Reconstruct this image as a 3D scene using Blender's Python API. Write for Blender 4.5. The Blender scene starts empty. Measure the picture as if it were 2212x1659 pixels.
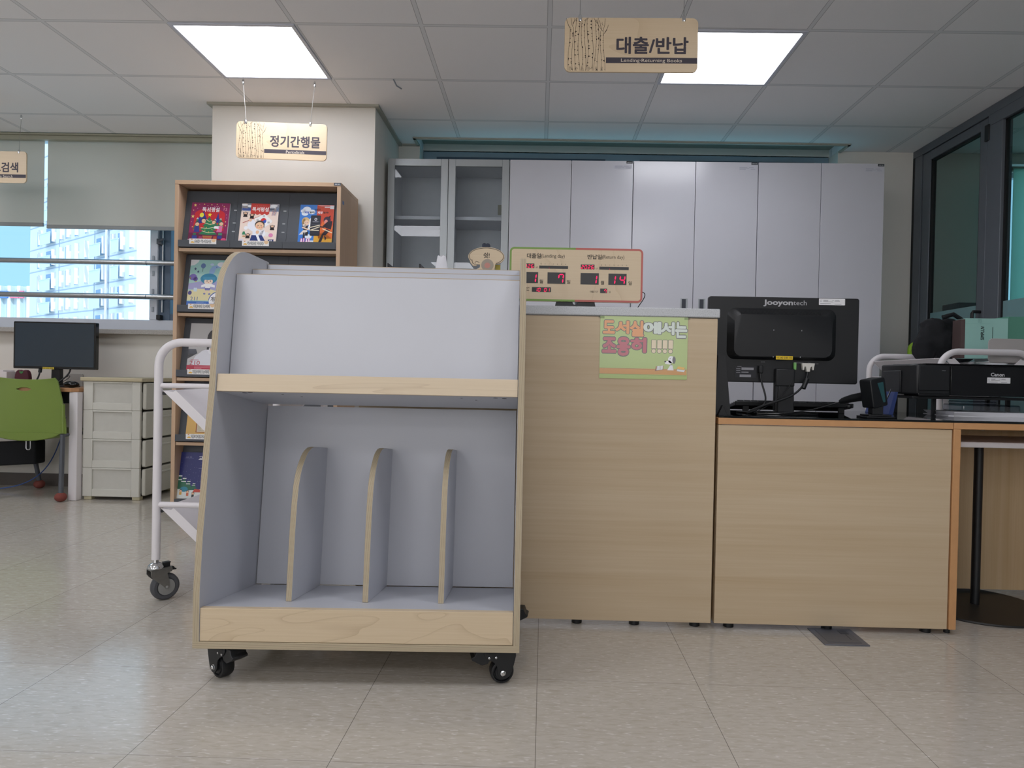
import bpy, bmesh, math, random
from mathutils import Vector, Matrix
random.seed(7)
S = bpy.context.scene
C = S.collection
PI = math.pi

# ------------------------------------------------------------------ camera
F_PX, YAW, PITCH, ROLL, CAM_Z = 1504.16, -0.0158, -0.0103, 0.0209, 0.851
fw = Vector((math.sin(YAW)*math.cos(PITCH), math.cos(YAW)*math.cos(PITCH), math.sin(PITCH)))
rt = Vector((math.cos(YAW), -math.sin(YAW), 0)); up = rt.cross(fw)
r2 = rt*math.cos(ROLL) + up*math.sin(ROLL); u2 = up*math.cos(ROLL) - rt*math.sin(ROLL)
cd = bpy.data.cameras.new('camera'); cam = bpy.data.objects.new('camera', cd); C.objects.link(cam)
cam.matrix_world = Matrix(((r2.x, u2.x, -fw.x, 0), (r2.y, u2.y, -fw.y, 0), (r2.z, u2.z, -fw.z, CAM_Z), (0, 0, 0, 1)))
cd.sensor_width = 36; cd.lens = F_PX/2212*36; cd.shift_x = -33.96/2212; cd.shift_y = 1.62/2212
cd.clip_start = .02; cd.clip_end = 600
S.camera = cam
S.view_settings.view_transform = 'Standard'; S.view_settings.look = 'None'
S.view_settings.gamma = 1; S.view_settings.use_curve_mapping = False
S.view_settings.exposure = 0.22
S.cycles.use_denoising = True
S.cycles.max_bounces = 10; S.cycles.diffuse_bounces = 5; S.cycles.glossy_bounces = 4
S.cycles.transparent_max_bounces = 16; S.cycles.sample_clamp_indirect = 6

# ------------------------------------------------------------------ sky, sun, ceiling panels out of the frame, added next-room fill
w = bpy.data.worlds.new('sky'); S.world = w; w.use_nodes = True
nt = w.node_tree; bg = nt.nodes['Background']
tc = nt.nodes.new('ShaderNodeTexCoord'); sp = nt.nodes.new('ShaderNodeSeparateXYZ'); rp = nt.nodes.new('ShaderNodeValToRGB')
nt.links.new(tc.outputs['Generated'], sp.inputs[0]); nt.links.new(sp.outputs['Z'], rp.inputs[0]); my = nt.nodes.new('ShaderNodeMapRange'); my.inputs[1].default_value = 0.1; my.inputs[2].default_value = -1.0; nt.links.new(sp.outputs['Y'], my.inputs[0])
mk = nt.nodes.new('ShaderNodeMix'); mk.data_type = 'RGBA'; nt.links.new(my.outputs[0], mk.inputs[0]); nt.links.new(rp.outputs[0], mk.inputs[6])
mk.inputs[7].default_value = (2.5, 2.5, 2.65, 1); nt.links.new(mk.outputs[2], bg.inputs[0])     # sky brightened on the sun's side, behind the camera, as added front fill
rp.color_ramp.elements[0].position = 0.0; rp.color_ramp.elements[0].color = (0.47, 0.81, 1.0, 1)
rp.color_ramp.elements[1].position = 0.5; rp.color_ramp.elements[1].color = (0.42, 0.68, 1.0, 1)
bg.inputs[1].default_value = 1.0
sd = bpy.data.lights.new('sun', 'SUN'); sun = bpy.data.objects.new('sun', sd); C.objects.link(sun)
sd.energy = 2.6; sd.angle = 0.01; sd.color = (1, .97, .9)
sun.rotation_euler = Vector((-1, .97, -.9)).to_track_quat('-Z', 'Y').to_euler()
LAMP = 10.8
LAMP_COL = (0.945, 0.955, 1.02)
CEIL = 2.488
for lx in (-4.186, -1.786, .614):
    for ly in (3.265, .865, -1.535, -3.935):
        if ly > 3 and lx > -4: continue          # these two are built as lamps below
        ld = bpy.data.lights.new('ceiling_panel', 'AREA'); ld.shape = 'SQUARE'; ld.size = .56; ld.energy = LAMP*PI*.56*.56; ld.color = LAMP_COL
        lo = bpy.data.objects.new('ceiling_panel', ld); lo.location = (lx+.3, ly+.3, CEIL-.006); C.objects.link(lo)

ld = bpy.data.lights.new('next_room_fill', 'AREA'); ld.shape = 'SQUARE'; ld.size = .56; ld.energy = LAMP*PI*.56*.56*.22; ld.color = LAMP_COL  # added dim fill light, brightens the unlit next room behind the glass
lo = bpy.data.objects.new('next_room_fill', ld); lo.location = (4.4, 2.6, CEIL-.006); C.objects.link(lo)
# ------------------------------------------------------------------ helpers
def lin(h):
    h = h.lstrip('#'); o = []
    for i in (0, 2, 4):
        v = int(h[i:i+2], 16)/255
        o.append(v/12.92 if v <= .04045 else ((v+.055)/1.055)**2.4)
    return tuple(o)

class N:
    """tiny node-tree writer"""
    def __init__(s, name):
        s.m = bpy.data.materials.new(name); s.m.use_nodes = True; s.t = s.m.node_tree
        s.b = s.t.nodes['Principled BSDF']; s.out = s.t.nodes['Material Output']
    def n(s, ty, **k):
        x = s.t.nodes.new('ShaderNode'+ty)
        for a, v in k.items(): setattr(x, a, v)
        return x
    def l(s, a, b): s.t.links.new(a, b)
    def set(s, x, i, v):
        if hasattr(v, 'is_output'): s.l(v, x.inputs[i])
        else: x.inputs[i].default_value = v
    def math(s, op, a, b=0.0, c=None):
        x = s.n('Math', operation=op); s.set(x, 0, a); s.set(x, 1, b)
        if c is not None: s.set(x, 2, c)
        return x.outputs[0]
    def mix(s, f, a, b, bt='MIX'):
        x = s.n('Mix', data_type='RGBA', blend_type=bt); s.set(x, 0, f)
        s.set(x, 6, a if hasattr(a, 'is_output') else (*a, 1)); s.set(x, 7, b if hasattr(b, 'is_output') else (*b, 1))
        return x.outputs[2]
    def coord(s, scale=(1, 1, 1), rot=(0, 0, 0), loc=(0, 0, 0)):
        t = s.n('TexCoord'); m = s.n('Mapping'); s.l(t.outputs['Object'], m.inputs[0])
        m.inputs['Scale'].default_value = scale; m.inputs['Rotation'].default_value = rot; m.inputs['Location'].default_value = loc
        return m.outputs[0]
    def noise(s, v, scale=1, det=2, rough=.5, dist=0):
        x = s.n('TexNoise'); s.l(v, x.inputs['Vector']); x.inputs['Scale'].default_value = scale
        x.inputs['Detail'].default_value = det; x.inputs['Roughness'].default_value = rough; x.inputs['Distortion'].default_value = dist
        return x.outputs[0]
    def ramp(s, f, *st):
        x = s.n('ValToRGB'); s.l(f, x.inputs[0]); e = x.color_ramp.elements
        while len(e) < len(st): e.new(.5)
        for i, (p, c) in enumerate(st): e[i].position = p; e[i].color = (*c, 1) if len(c) == 3 else c
        return x.outputs[0]
    def bump(s, h, st=.1, d=.001):
        x = s.n('Bump'); x.inputs['Strength'].default_value = st; x.inputs['Distance'].default_value = d
        s.l(h, x.inputs['Height']); s.l(x.outputs[0], s.b.inputs['Normal'])
    def base(s, c, rough=.5, metal=0, spec=.5, coat=0):
        s.set(s.b, 'Base Color', c if hasattr(c, 'is_output') else (*c, 1)); s.set(s.b, 'Roughness', rough)
        s.b.inputs['Metallic'].default_value = metal; s.b.inputs['Specular IOR Level'].default_value = spec
        s.b.inputs['Coat Weight'].default_value = coat; s.b.inputs['Coat Roughness'].default_value = .1
        return s.m

MATS = {}
def pm(name, hx, rough=.5, metal=0, spec=.5, var=.05, vs=25, bump=0, coat=0):
    """plain painted / plastic / metal surface with a little procedural unevenness"""
    if name in MATS: return MATS[name]
    k = N(name); c = lin(hx); v = k.coord()
    f = k.noise(v, vs, 3)
    d = tuple(x*(1-var) for x in c); e = tuple(min(1, x*(1+var)) for x in c)
    k.base(k.mix(f, d, e), rough, metal, spec, coat)
    if bump: k.bump(k.noise(v, 350, 2), bump, .0006)
    MATS[name] = k.m; return k.m

def wood(name, c1, c2, grain='x', rough=.45, fine=1.0):
    k = N(name)
    sc = {'x': (1.1, 45, 45), 'z': (45, 45, 1.1), 'y': (45, 1.1, 45)}[grain]
    sc2 = {'x': (2.5, 170, 170), 'z': (170, 170, 2.5), 'y': (170, 2.5, 170)}[grain]
    sc3 = {'x': (.35, 9, 9), 'z': (9, 9, .35), 'y': (9, .35, 9)}[grain]
    a = k.noise(k.coord(sc), 1, 4, .6, .3); b = k.noise(k.coord(sc2), 1, 2); e = k.noise(k.coord(sc3), 1, 3, .5, .6)
    f = k.math('ADD', k.math('MULTIPLY', a, .5), k.math('ADD', k.math('MULTIPLY', b, .18*fine), k.math('MULTIPLY', e, .42)))
    f = k.math('MULTIPLY_ADD', f, 2.2, -.7)
    x = k.n('Clamp'); k.l(f, x.inputs[0])
    k.base(k.mix(x.outputs[0], lin(c2), lin(c1)), rough); MATS[name] = k.m
    return k.m

def maple(name, c1, c2, line, sx=2.6, sz=11, n=6):
    """cathedral grain: thin contour lines of a stretched noise"""
    k = N(name); v = k.coord((sx, 7, sz))
    a = k.noise(v, 1, 1.5, .5, .5)
    f = k.math('FRACT', k.math('MULTIPLY', a, n))
    ln = k.ramp(f, (0, (1, 1, 1)), (.05, (.45, .45, .45)), (.16, (0, 0, 0)), (1, (0, 0, 0)))
    fine = k.noise(k.coord((6, 200, 260)), 1, 2)
    c = k.mix(fine, lin(c2), lin(c1))
    k.base(k.mix(k.math('MULTIPLY', ln, .32), c, lin(line)), .42); MATS[name] = k.m
    return k.m

def ply(name, axis, per=.0027):
    """raw plywood edge: thin layers stacked along AXIS"""
    k = N(name); t = k.n('TexCoord'); sp = k.n('SeparateXYZ'); k.l(t.outputs['Object'], sp.inputs[0])
    f = k.math('FRACT', k.math('DIVIDE', sp.outputs['XYZ'.index(axis)], per))
    s = k.ramp(f, (0, lin('#CDBFA6')), (.5, lin('#C2B397')), (.66, lin('#85785F')), (.9, lin('#8C7F68')), (1, lin('#CDBFA6')))
    g = k.noise(k.coord((60, 60, 60)), 1, 3)
    k.base(k.mix(k.math('MULTIPLY', g, .35), s, lin('#A4967D')), .7); MATS[name] = k.m
    return k.m

def glass(name, tint, refl=1.0, rough=0.0, base=.03):
    k = N(name); k.t.nodes.remove(k.b)
    tr = k.n('BsdfTransparent'); tr.inputs[0].default_value = (*tint, 1)
    gl = k.n('BsdfGlossy'); gl.inputs['Roughness'].default_value = rough
    fr = k.n('Fresnel'); fr.inputs['IOR'].default_value = 1.45
    ge = k.n('NewGeometry')                       # only the outer face mirrors: a thin pane has no total reflection inside
    mx = k.n('MixShader'); k.l(k.math('MULTIPLY', k.math('MULTIPLY', k.math('ADD', fr.outputs[0], base-.034), refl), k.math('SUBTRACT', 1, ge.outputs['Backfacing'])), mx.inputs[0])
    k.l(tr.outputs[0], mx.inputs[1]); k.l(gl.outputs[0], mx.inputs[2]); k.l(mx.outputs[0], k.out.inputs[0])
    MATS[name] = k.m; return k.m

def cloth(name, hx, trans=.35):
    k = N(name); k.t.nodes.remove(k.b); c = lin(hx)
    v = k.coord((900, 900, 900)); cc = k.mix(k.noise(v, 1, 1), tuple(x*.9 for x in c), tuple(min(1, x*1.08) for x in c))
    d = k.n('BsdfDiffuse'); t = k.n('BsdfTranslucent'); k.l(cc, d.inputs[0]); k.l(cc, t.inputs[0])
    mx = k.n('MixShader'); mx.inputs[0].default_value = trans
    k.l(d.outputs[0], mx.inputs[1]); k.l(t.outputs[0], mx.inputs[2]); k.l(mx.outputs[0], k.out.inputs[0])
    MATS[name] = k.m; return k.m

def emit(name, col, st):
    k = N(name); k.t.nodes.remove(k.b); e = k.n('Emission'); e.inputs[0].default_value = (*col, 1); e.inputs[1].default_value = st
    k.l(e.outputs[0], k.out.inputs[0]); MATS[name] = k.m; return k.m

def printed(name, rough, coat=0):
    """ink on paper or board: the colour of each printed shape is stored on its faces"""
    k = N(name); a = k.n('Attribute', attribute_name='Col'); k.base(a.outputs['Color'], rough, coat=coat)
    MATS[name] = k.m; return k.m

class MB:
    """collects shapes, then becomes ONE mesh object"""
    def __init__(s): s.v = []; s.f = []; s.m = []
    def add(s, vs, fs, m=0):
        o = len(s.v); s.v += [tuple(p) for p in vs]
        for f in fs: s.f.append([o+i for i in f]); s.m.append(m)
        return s
    def box(s, x0, x1, y0, y1, z0, z1, m=0):
        vs = [(x, y, z) for z in (z0, z1) for y in (y0, y1) for x in (x0, x1)]
        return s.add(vs, [(0, 2, 3, 1), (4, 5, 7, 6), (0, 1, 5, 4), (2, 6, 7, 3), (0, 4, 6, 2), (1, 3, 7, 5)], m)
    def prism(s, pts, ax, a0, a1, m=0, mc=None):
        n = len(pts); mc = m if mc is None else mc
        P = (lambda p, a: (a, p[0], p[1])) if ax == 'x' else (lambda p, a: (p[0], a, p[1])) if ax == 'y' else (lambda p, a: (p[0], p[1], a))
        vs = [P(p, a0) for p in pts]+[P(p, a1) for p in pts]
        s.add(vs, [(i, (i+1) % n, n+(i+1) % n, n+i) for i in range(n)], m)
        o = len(s.v)-2*n
        s.f += [[o+i for i in range(n-1, -1, -1)], [o+n+i for i in range(n)]]; s.m += [mc, mc]
        return s
    def tube(s, path, r, n=12, m=0, closed=False):
        P = [Vector(p) for p in path]; k = len(P); rr = r if isinstance(r, (list, tuple)) else [r]*k
        T = []
        for i in range(k):
            a = P[i-1] if (i or closed) else P[i]; b = P[(i+1) % k] if (i < k-1 or closed) else P[i]
            T.append((b-a).normalized())
        ref = Vector((0, 0, 1)) if abs(T[0].z) < .9 else Vector((1, 0, 0))
        u = T[0].cross(ref).normalized(); vs = []
        for i in range(k):
            u = (u-T[i]*u.dot(T[i])).normalized(); v = T[i].cross(u)
            vs += [P[i]+(u*math.cos(2*PI*j/n)+v*math.sin(2*PI*j/n))*rr[i] for j in range(n)]
        fs = [(i*n+j, i*n+(j+1) % n, ((i+1) % k)*n+(j+1) % n, ((i+1) % k)*n+j) for i in range(k if closed else k-1) for j in range(n)]
        if not closed: fs += [list(range(n-1, -1, -1)), [(k-1)*n+j for j in range(n)]]
        return s.add(vs, fs, m)
    def cyl(s, a, b, r, n=20, m=0): return s.tube([a, b], r, n, m)
    def lathe(s, prof, c=(0, 0, 0), ax=(0, 0, 1), n=24, m=0):
        A = Vector(ax).normalized(); u = A.orthogonal().normalized(); v = A.cross(u); c = Vector(c); vs = []
        for r, h in prof: vs += [c+A*h+(u*math.cos(2*PI*j/n)+v*math.sin(2*PI*j/n))*max(r, 1e-5) for j in range(n)]
        k = len(prof)
        fs = [(i*n+j, i*n+(j+1) % n, (i+1)*n+(j+1) % n, (i+1)*n+j) for i in range(k-1) for j in range(n)]
        fs += [list(range(n-1, -1, -1)), [(k-1)*n+j for j in range(n)]]
        return s.add(vs, fs, m)
    def ball(s, c, rx, ry=None, rz=None, n=16, k=10, m=0):
        ry = rx if ry is None else ry; rz = rx if rz is None else rz; o = len(s.v)
        s.lathe([(math.sin(PI*i/k), -math.cos(PI*i/k)) for i in range(k+1)], n=n, m=m)
        for i in range(o, len(s.v)): p = s.v[i]; s.v[i] = (c[0]+p[0]*rx, c[1]+p[1]*ry, c[2]+p[2]*rz)
        return s
    def xf(s, M, start=0):
        for i in range(start, len(s.v)): s.v[i] = tuple(M @ Vector(s.v[i]))
        return s
    def build(s, name, mats, parent=None, bev=0, smooth=True, loc=None, rz=0, seg=2):
        me = bpy.data.meshes.new(name); bm = bmesh.new()
        vv = [bm.verts.new(p) for p in s.v]
        for f, mi in zip(s.f, s.m):
            try: q = bm.faces.new([vv[i] for i in f])
            except ValueError: continue
            q.material_index = mi; q.smooth = smooth
        bmesh.ops.recalc_face_normals(bm, faces=bm.faces)
        bm.to_mesh(me); bm.free()
        if smooth: me.set_sharp_from_angle(angle=math.radians(38))
        for x in (mats if isinstance(mats, (list, tuple)) else [mats]): me.materials.append(x)
        o = bpy.data.objects.new(name, me); C.objects.link(o)
        if parent: o.parent = parent
        if loc: o.location = loc
        o.rotation_euler.z = rz
        if bev:
            b = o.modifiers.new('bevel', 'BEVEL'); b.width = bev; b.segments = seg; b.limit_method = 'ANGLE'; b.angle_limit = math.radians(50)
        return o

_tc = {}
def glyphs(s, bold):
    if (s, bold) not in _tc:
        cu = bpy.data.curves.new('txt', 'FONT'); cu.body = s; cu.size = 1; cu.offset = bold; cu.resolution_u = 3
        ob = bpy.data.objects.new('txt', cu); me = bpy.data.meshes.new_from_object(ob)
        V = [(v.co.x, v.co.y) for v in me.vertices]; Fs = [tuple(p.vertices) for p in me.polygons]
        bpy.data.objects.remove(ob); bpy.data.curves.remove(cu); bpy.data.meshes.remove(me)
        xs = [p[0] for p in V]; ys = [p[1] for p in V]
        _tc[(s, bold)] = (V, Fs, min(xs), max(xs), min(ys), max(ys))
    return _tc[(s, bold)]

class Art:
    """flat printed shapes on a plane through O spanned by A (right) and B (up); later layers lie a hair in front"""
    def __init__(s, O, A=(1, 0, 0), B=(0, 0, 1), eps=.0001, k=1):
        s.O = Vector(O); s.A = Vector(A); s.B = Vector(B); s.Nn = s.A.cross(s.B).normalized(); s.e = eps; s.k = k
        s.v = []; s.f = []; s.c = []
    def up(s): s.k += 1; return s
    def pt(s, x, y): return s.O+s.A*x+s.B*y+s.Nn*(s.e*s.k)
    def poly(s, pts, col):
        o = len(s.v); s.v += [s.pt(*p) for p in pts]; s.f.append(list(range(o, o+len(pts)))); s.c.append(lin(col)); return s
    def rect(s, x0, y0, x1, y1, col): return s.poly([(x0, y0), (x1, y0), (x1, y1), (x0, y1)], col)
    def rrect(s, x0, y0, x1, y1, r, col, n=5): return s.poly(rr_pts(x0, y0, x1, y1, r, n), col)
    def ell(s, cx, cy, rx, ry, col, n=22, a0=0, a1=2*PI):
        return s.poly([(cx+rx*math.cos(a0+(a1-a0)*i/n), cy+ry*math.sin(a0+(a1-a0)*i/n)) for i in range(n+(0 if a1-a0 > 6.28 else 1))], col)
    def star(s, cx, cy, r, col, n=5, a=PI/2, q=.42):
        return s.poly([(cx+(r if i % 2 == 0 else r*q)*math.cos(a+PI*i/n), cy+(r if i % 2 == 0 else r*q)*math.sin(a+PI*i/n)) for i in range(2*n)], col)
    def line(s, pts, wd, col, closed=False):
        n = len(pts); L = []; R = []
        ws = wd if isinstance(wd, (list, tuple)) else [wd]*n
        for i in range(n):
            a = pts[i-1] if (i or closed) else pts[i]; b = pts[(i+1) % n] if (i < n-1 or closed) else pts[i]
            dx, dy = b[0]-a[0], b[1]-a[1]; d = math.hypot(dx, dy) or 1; nx, ny = -dy/d*ws[i]/2, dx/d*ws[i]/2
            L.append((pts[i][0]+nx, pts[i][1]+ny)); R.append((pts[i][0]-nx, pts[i][1]-ny))
        for i in range(n if closed else n-1):
            j = (i+1) % n; s.poly([L[i], L[j], R[j], R[i]], col)
        return s
    def text(s, t, x0, y0, x1, y1, col, bold=0.0, ref=None):
        """T fitted into the box; REF keeps the fit of another text (for outlines)"""
        V, Fs, a, b, c, d = glyphs(t, 0)
        kx, ky = (x1-x0)/(b-a), (y1-y0)/(d-c)
        k0 = s.k
        for dx, dy in ([(0, 0)] if bold < .004 else [(0, 0)]+[(bold*math.cos(i*PI/5), bold*math.sin(i*PI/5)) for i in range(10)]):
            s.k += .07; o = len(s.v); s.v += [s.pt(x0+(p[0]-a+dx)*kx, y0+(p[1]-c+dy)*ky) for p in V]
            for f in Fs: s.f.append([o+i for i in f]); s.c.append(lin(col))
        s.k = k0; return s
    def build(s, name, mat, parent=None):
        me = bpy.data.meshes.new(name); me.from_pydata([tuple(p) for p in s.v], [], s.f)
        ca = me.color_attributes.new('Col', 'FLOAT_COLOR', 'CORNER'); i = 0
        for p, c in zip(me.polygons, s.c):
            for li in p.loop_indices: ca.data[li].color = (*c, 1)
        me.materials.append(mat); o = bpy.data.objects.new(name, me); C.objects.link(o)
        if parent: o.parent = parent
        return o

def rr_pts(x0, y0, x1, y1, r, n=5):
    o = []
    for cx, cy, a in ((x1-r, y1-r, 0), (x0+r, y1-r, PI/2), (x0+r, y0+r, PI), (x1-r, y0+r, 1.5*PI)):
        o += [(cx+r*math.cos(a+PI/2*i/n), cy+r*math.sin(a+PI/2*i/n)) for i in range(n+1)]
    return o
def arc(cx, cz, r, a0, a1, n=8): return [(cx+r*math.cos(math.radians(a0+(a1-a0)*i/n)), cz+r*math.sin(math.radians(a0+(a1-a0)*i/n))) for i in range(n+1)]
def bez(p, n=14):
    p = [Vector(q) for q in p]; o = []
    for i in range(n+1):
        q = p; t = i/n
        while len(q) > 1: q = [q[j].lerp(q[j+1], t) for j in range(len(q)-1)]
        o.append(tuple(q[0]))
    return o

def tag(o, label, cat, group=None, kind=None):
    o['label'] = label; o['category'] = cat
    if group: o['group'] = group
    if kind: o['kind'] = kind
    return o
def thing(name, label, cat, loc=(0, 0, 0), rz=0, group=None, rot=None):
    o = bpy.data.objects.new(name, None); C.objects.link(o); o.empty_display_size = .05
    o.location = loc; o.rotation_euler = rot if rot else (0, 0, rz)
    return tag(o, label, cat, group)
def struct(o): o['kind'] = 'structure'; return o
def tree_copy(root, loc, rz=0, label=None, group=None):
    def cp(o, par):
        c = o.copy(); C.objects.link(c)
        if par: c.parent = par; c.matrix_parent_inverse = o.matrix_parent_inverse.copy()
        for ch in kids.get(o, ()): cp(ch, c)
        return c
    kids = {}
    for o in C.objects:
        if o.parent: kids.setdefault(o.parent, []).append(o)
    r = cp(root, None); r.location = loc; r.rotation_euler = (0, 0, rz)
    if label: r['label'] = label
    if group: r['group'] = group
    return r

# ------------------------------------------------------------------ materials
WHITE = pm('white_laminate', '#C9CBD2', .38, var=.015, vs=8)
WHITEG = pm('glossy_white_door', '#C9CAD2', .2, var=.015, vs=8)
PLYX = ply('plywood_edge_upright', 'X'); PLYZ = ply('plywood_edge_flat', 'Z')
MAPLE_A = maple('maple_front', '#D9C6AA', '#CEB998', '#9C815F', 2.6, 9, 7)
MAPLE_B = maple('maple_shelf_front', '#DCCBB2', '#D2BFA2', '#AC9374', 1.2, 14, 5)
OAK = wood('oak_laminate', '#D0BEA2', '#BBA483', 'x', fine=.7)
OAKV = wood('oak_laminate_upright', '#CDB896', '#B49A74', 'z')
EDGE = pm('orange_oak_edging', '#C69566', .45, var=.08, vs=40)
BEECH = wood('beech_board', '#CFB297', '#BE9E80', 'z', fine=.4)
BEECHX = wood('beech_board_flat', '#CFB297', '#BE9E80', 'x', fine=.4)
BLACKP = pm('black_plastic', '#16181B', .45, var=.1, vs=60)
BLACKG = pm('glossy_black_plastic', '#0B0C0E', .12, var=.05)
BLACKM = pm('black_mesh_cloth', '#14161A', .9, var=.3, vs=90)
GREYP = pm('dark_grey_steel', '#4A4E55', .5, var=.04)
CHROME = pm('chrome', '#D6D8DA', .12, 1, var=.05)
STEEL = pm('zinc_steel', '#9A9A98', .35, 1, var=.15, vs=60)
STAIN = pm('brushed_stainless_steel', '#B9BBBE', .3, 1, var=.05)
ALU = pm('anodised_aluminium', '#A4A9AC', .4, .7, var=.03)
WPAINT = pm('white_powder_coat', '#E3DFE2', .35, var=.015)
RUBBER = pm('grey_rubber', '#4B4C50', .7, var=.12, vs=80)
IVORY = pm('ivory_plastic', '#CFCEC6', .45, var=.02)
GREEN = pm('green_plastic', '#748A3C', .42, var=.05, vs=300)
WALLP = pm('cream_wall_paint', '#DEDBD4', .8, var=.02, vs=6, bump=.05)
FRAMED = pm('charcoal_aluminium', '#666B73', .4, .2, var=.04)
GASKET = pm('black_gasket', '#0C0D10', .6)
PVC = pm('white_pvc', '#C9CDD6', .4, var=.02)
PAPERW = pm('white_paper', '#E4E4EA', .8, var=.03)
PRINT = printed('print_matt', .6); PRINTG = printed('print_glossy', .3); PRINTL = printed('print_laminated', .35, 1.0)
PANE = glass('clear_glass', (.90, .965, .975)); PANED = glass('display_glass', (.90, .92, .93), 1.1)
RED = emit('red_led', (1, .02, .10), 1.6)

# speckled stone
def stone(name, base, dark, light, sc):
    k = N(name); v = k.coord()
    a = k.noise(v, sc, 2, .7); b = k.noise(v, sc*2.3, 2, .7)
    f = k.ramp(a, (0, lin(dark)), (.37, lin(dark)), (.45, lin(base)), (.6, lin(base)), (.68, lin(light)))
    g = k.ramp(b, (0, lin(dark)), (.3, lin(dark)), (.4, lin(base)), (1, lin(light)))
    k.base(k.mix(.4, f, g), .35); return k.m
GRANITE = stone('speckled_granite', '#A9A5A0', '#6B6763', '#CFCBC6', 260)
QUARTZ = stone('pale_quartz', '#BFC2C5', '#93979A', '#DCDEE2', 330)

# vinyl floor tiles with streaks
k = N('vinyl_floor_tile'); v = k.coord((1, 1, 1), (0, 0, .0079))
sp = k.n('SeparateXYZ'); k.l(v, sp.inputs[0])
tx = k.math('DIVIDE', k.math('ADD', sp.outputs[0], .0024), .45); ty = k.math('DIVIDE', k.math('SUBTRACT', sp.outputs[1], 1.5085), .45)
ex = k.math('ABSOLUTE', k.math('SUBTRACT', k.math('FRACT', tx), .5)); ey = k.math('ABSOLUTE', k.math('SUBTRACT', k.math('FRACT', ty), .5))
gap = k.math('MAXIMUM', k.math('GREATER_THAN', ex, .4984), k.math('MULTIPLY', k.math('GREATER_THAN', ey, .4982), .55))
cx = k.n('CombineXYZ'); k.l(k.math('FLOOR', tx), cx.inputs[0]); k.l(k.math('FLOOR', ty), cx.inputs[1])
wn = k.n('TexWhiteNoise'); k.l(cx.outputs[0], wn.inputs[0])
s1 = k.noise(k.coord((26, 95, 1)), 1, 3, .55, .4); s2 = k.noise(k.coord((40, 150, 1), loc=(7, 3, 0)), 1, 2, .5, .3); s3 = k.noise(k.coord((9, 30, 1), loc=(2, 9, 0)), 1, 3)
c0 = k.mix(s3, lin('#BDB7AD'), lin('#C5BFB6'))
c1 = k.mix(k.ramp(s1, (.30, (.7, .7, .7)), (.55, (0, 0, 0))), c0, lin('#B1A99B'))
c2 = k.mix(k.ramp(s2, (.60, (0, 0, 0)), (.70, (.8, .8, .8))), c1, lin('#D9D6D2'))
c3 = k.mix(k.math('MULTIPLY', k.math('SUBTRACT', wn.outputs[0], .5), .10), c2, (0, 0, 0), 'MIX')
c4 = k.mix(k.math('MULTIPLY', gap, .8), c3, lin('#4E4A44'))
k.base(c4, k.math('MULTIPLY_ADD', s3, .08, .10), spec=.5); k.bump(k.noise(k.coord((9, 14, 1)), 1, 2), .07, .004)
FLOOR = k.m

# mineral-fibre ceiling tiles in T-bars
k = N('ceiling_tile'); v = k.coord(); sp = k.n('SeparateXYZ'); k.l(v, sp.inputs[0])
tx = k.math('DIVIDE', k.math('SUBTRACT', sp.outputs[0], .0155), .6); ty = k.math('DIVIDE', k.math('SUBTRACT', sp.outputs[1], 3.2655), .6)
fx = k.math('FRACT', k.math('ADD', tx, .5)); fy = k.math('FRACT', k.math('ADD', ty, .5))
ax = k.math('ABSOLUTE', k.math('SUBTRACT', fx, .5)); ay = k.math('ABSOLUTE', k.math('SUBTRACT', fy, .5))
near = k.math('MINIMUM', ax, ay)
bar = k.math('LESS_THAN', near, .0155); shade = k.math('MULTIPLY', k.math('LESS_THAN', near, .0195), k.math('GREATER_THAN', near, .0155))  # thin dark edge painted beside the bars as their shadow
sp2 = k.noise(k.coord((240, 240, 240)), 1, 3)
t0 = k.mix(sp2, lin('#EFEEEF'), lin('#F6F5F6'))
t1 = k.mix(bar, t0, lin('#E2E3E5')); t2 = k.mix(k.math('MULTIPLY', shade, .7), t1, lin('#77797E'))
k.base(t2, .85); k.bump(sp2, .08, .001)
CEILM = k.m
# ================================================================== the room
struct(MB().box(-7, 6, -5, 5.2, -.1, 0).build('floor', FLOOR, smooth=False))
b = MB().box(-7.1, 6.1, -5.1, 4.81, CEIL, 2.66)
b.box(-2.05, -.88, 4.81, 5.2, CEIL, 2.66).box(2.07, 6.1, 4.81, 5.2, CEIL, 2.66)
struct(b.build('ceiling', CEILM, smooth=False))
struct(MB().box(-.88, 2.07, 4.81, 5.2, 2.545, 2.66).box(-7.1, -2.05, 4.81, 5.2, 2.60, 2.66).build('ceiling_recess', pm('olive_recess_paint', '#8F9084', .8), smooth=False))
b = MB().box(-7.1, -2.03, 4.95, 5.15, 0, 1.10).box(-2.03, -.88, 4.95, 5.15, 0, 2.487)
b.box(-.88, 2.07, 4.95, 5.15, 0, .9).box(-.88, 2.07, 5.10, 5.15, 2.49, 2.6).box(2.07, 3.27, 4.95, 5.15, 0, 2.487)
b.box(3.27, 5.2, 4.95, 5.15, 0, .9).box(3.27, 5.2, 4.95, 5.15, 2.42, 2.66).box(5.2, 6.1, 4.95, 5.15, 0, 2.66)
struct(b.build('wall_back', WALLP, smooth=False))
struct(MB().box(-2.03, -1.03, 4.245, 4.96, 0, 2.5).build('wall_pillar', WALLP, smooth=False))
struct(MB().box(-7.1, -7, -5, 5.15, 0, 2.66).build('wall_left', pm('white_wall_paint', '#EEECE8', .8), smooth=False))
struct(MB().box(-7.1, -6, -5.1, -5, 0, 2.66).box(2.4, 6.1, -5.1, -5, 0, 2.66).box(-6, 2.4, -5.1, -5, 0, .85).box(-6, 2.4, -5.1, -5, 2.42, 2.66).build('wall_front', pm('white_wall_paint', '#EEECE8', .8), smooth=False))
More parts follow.
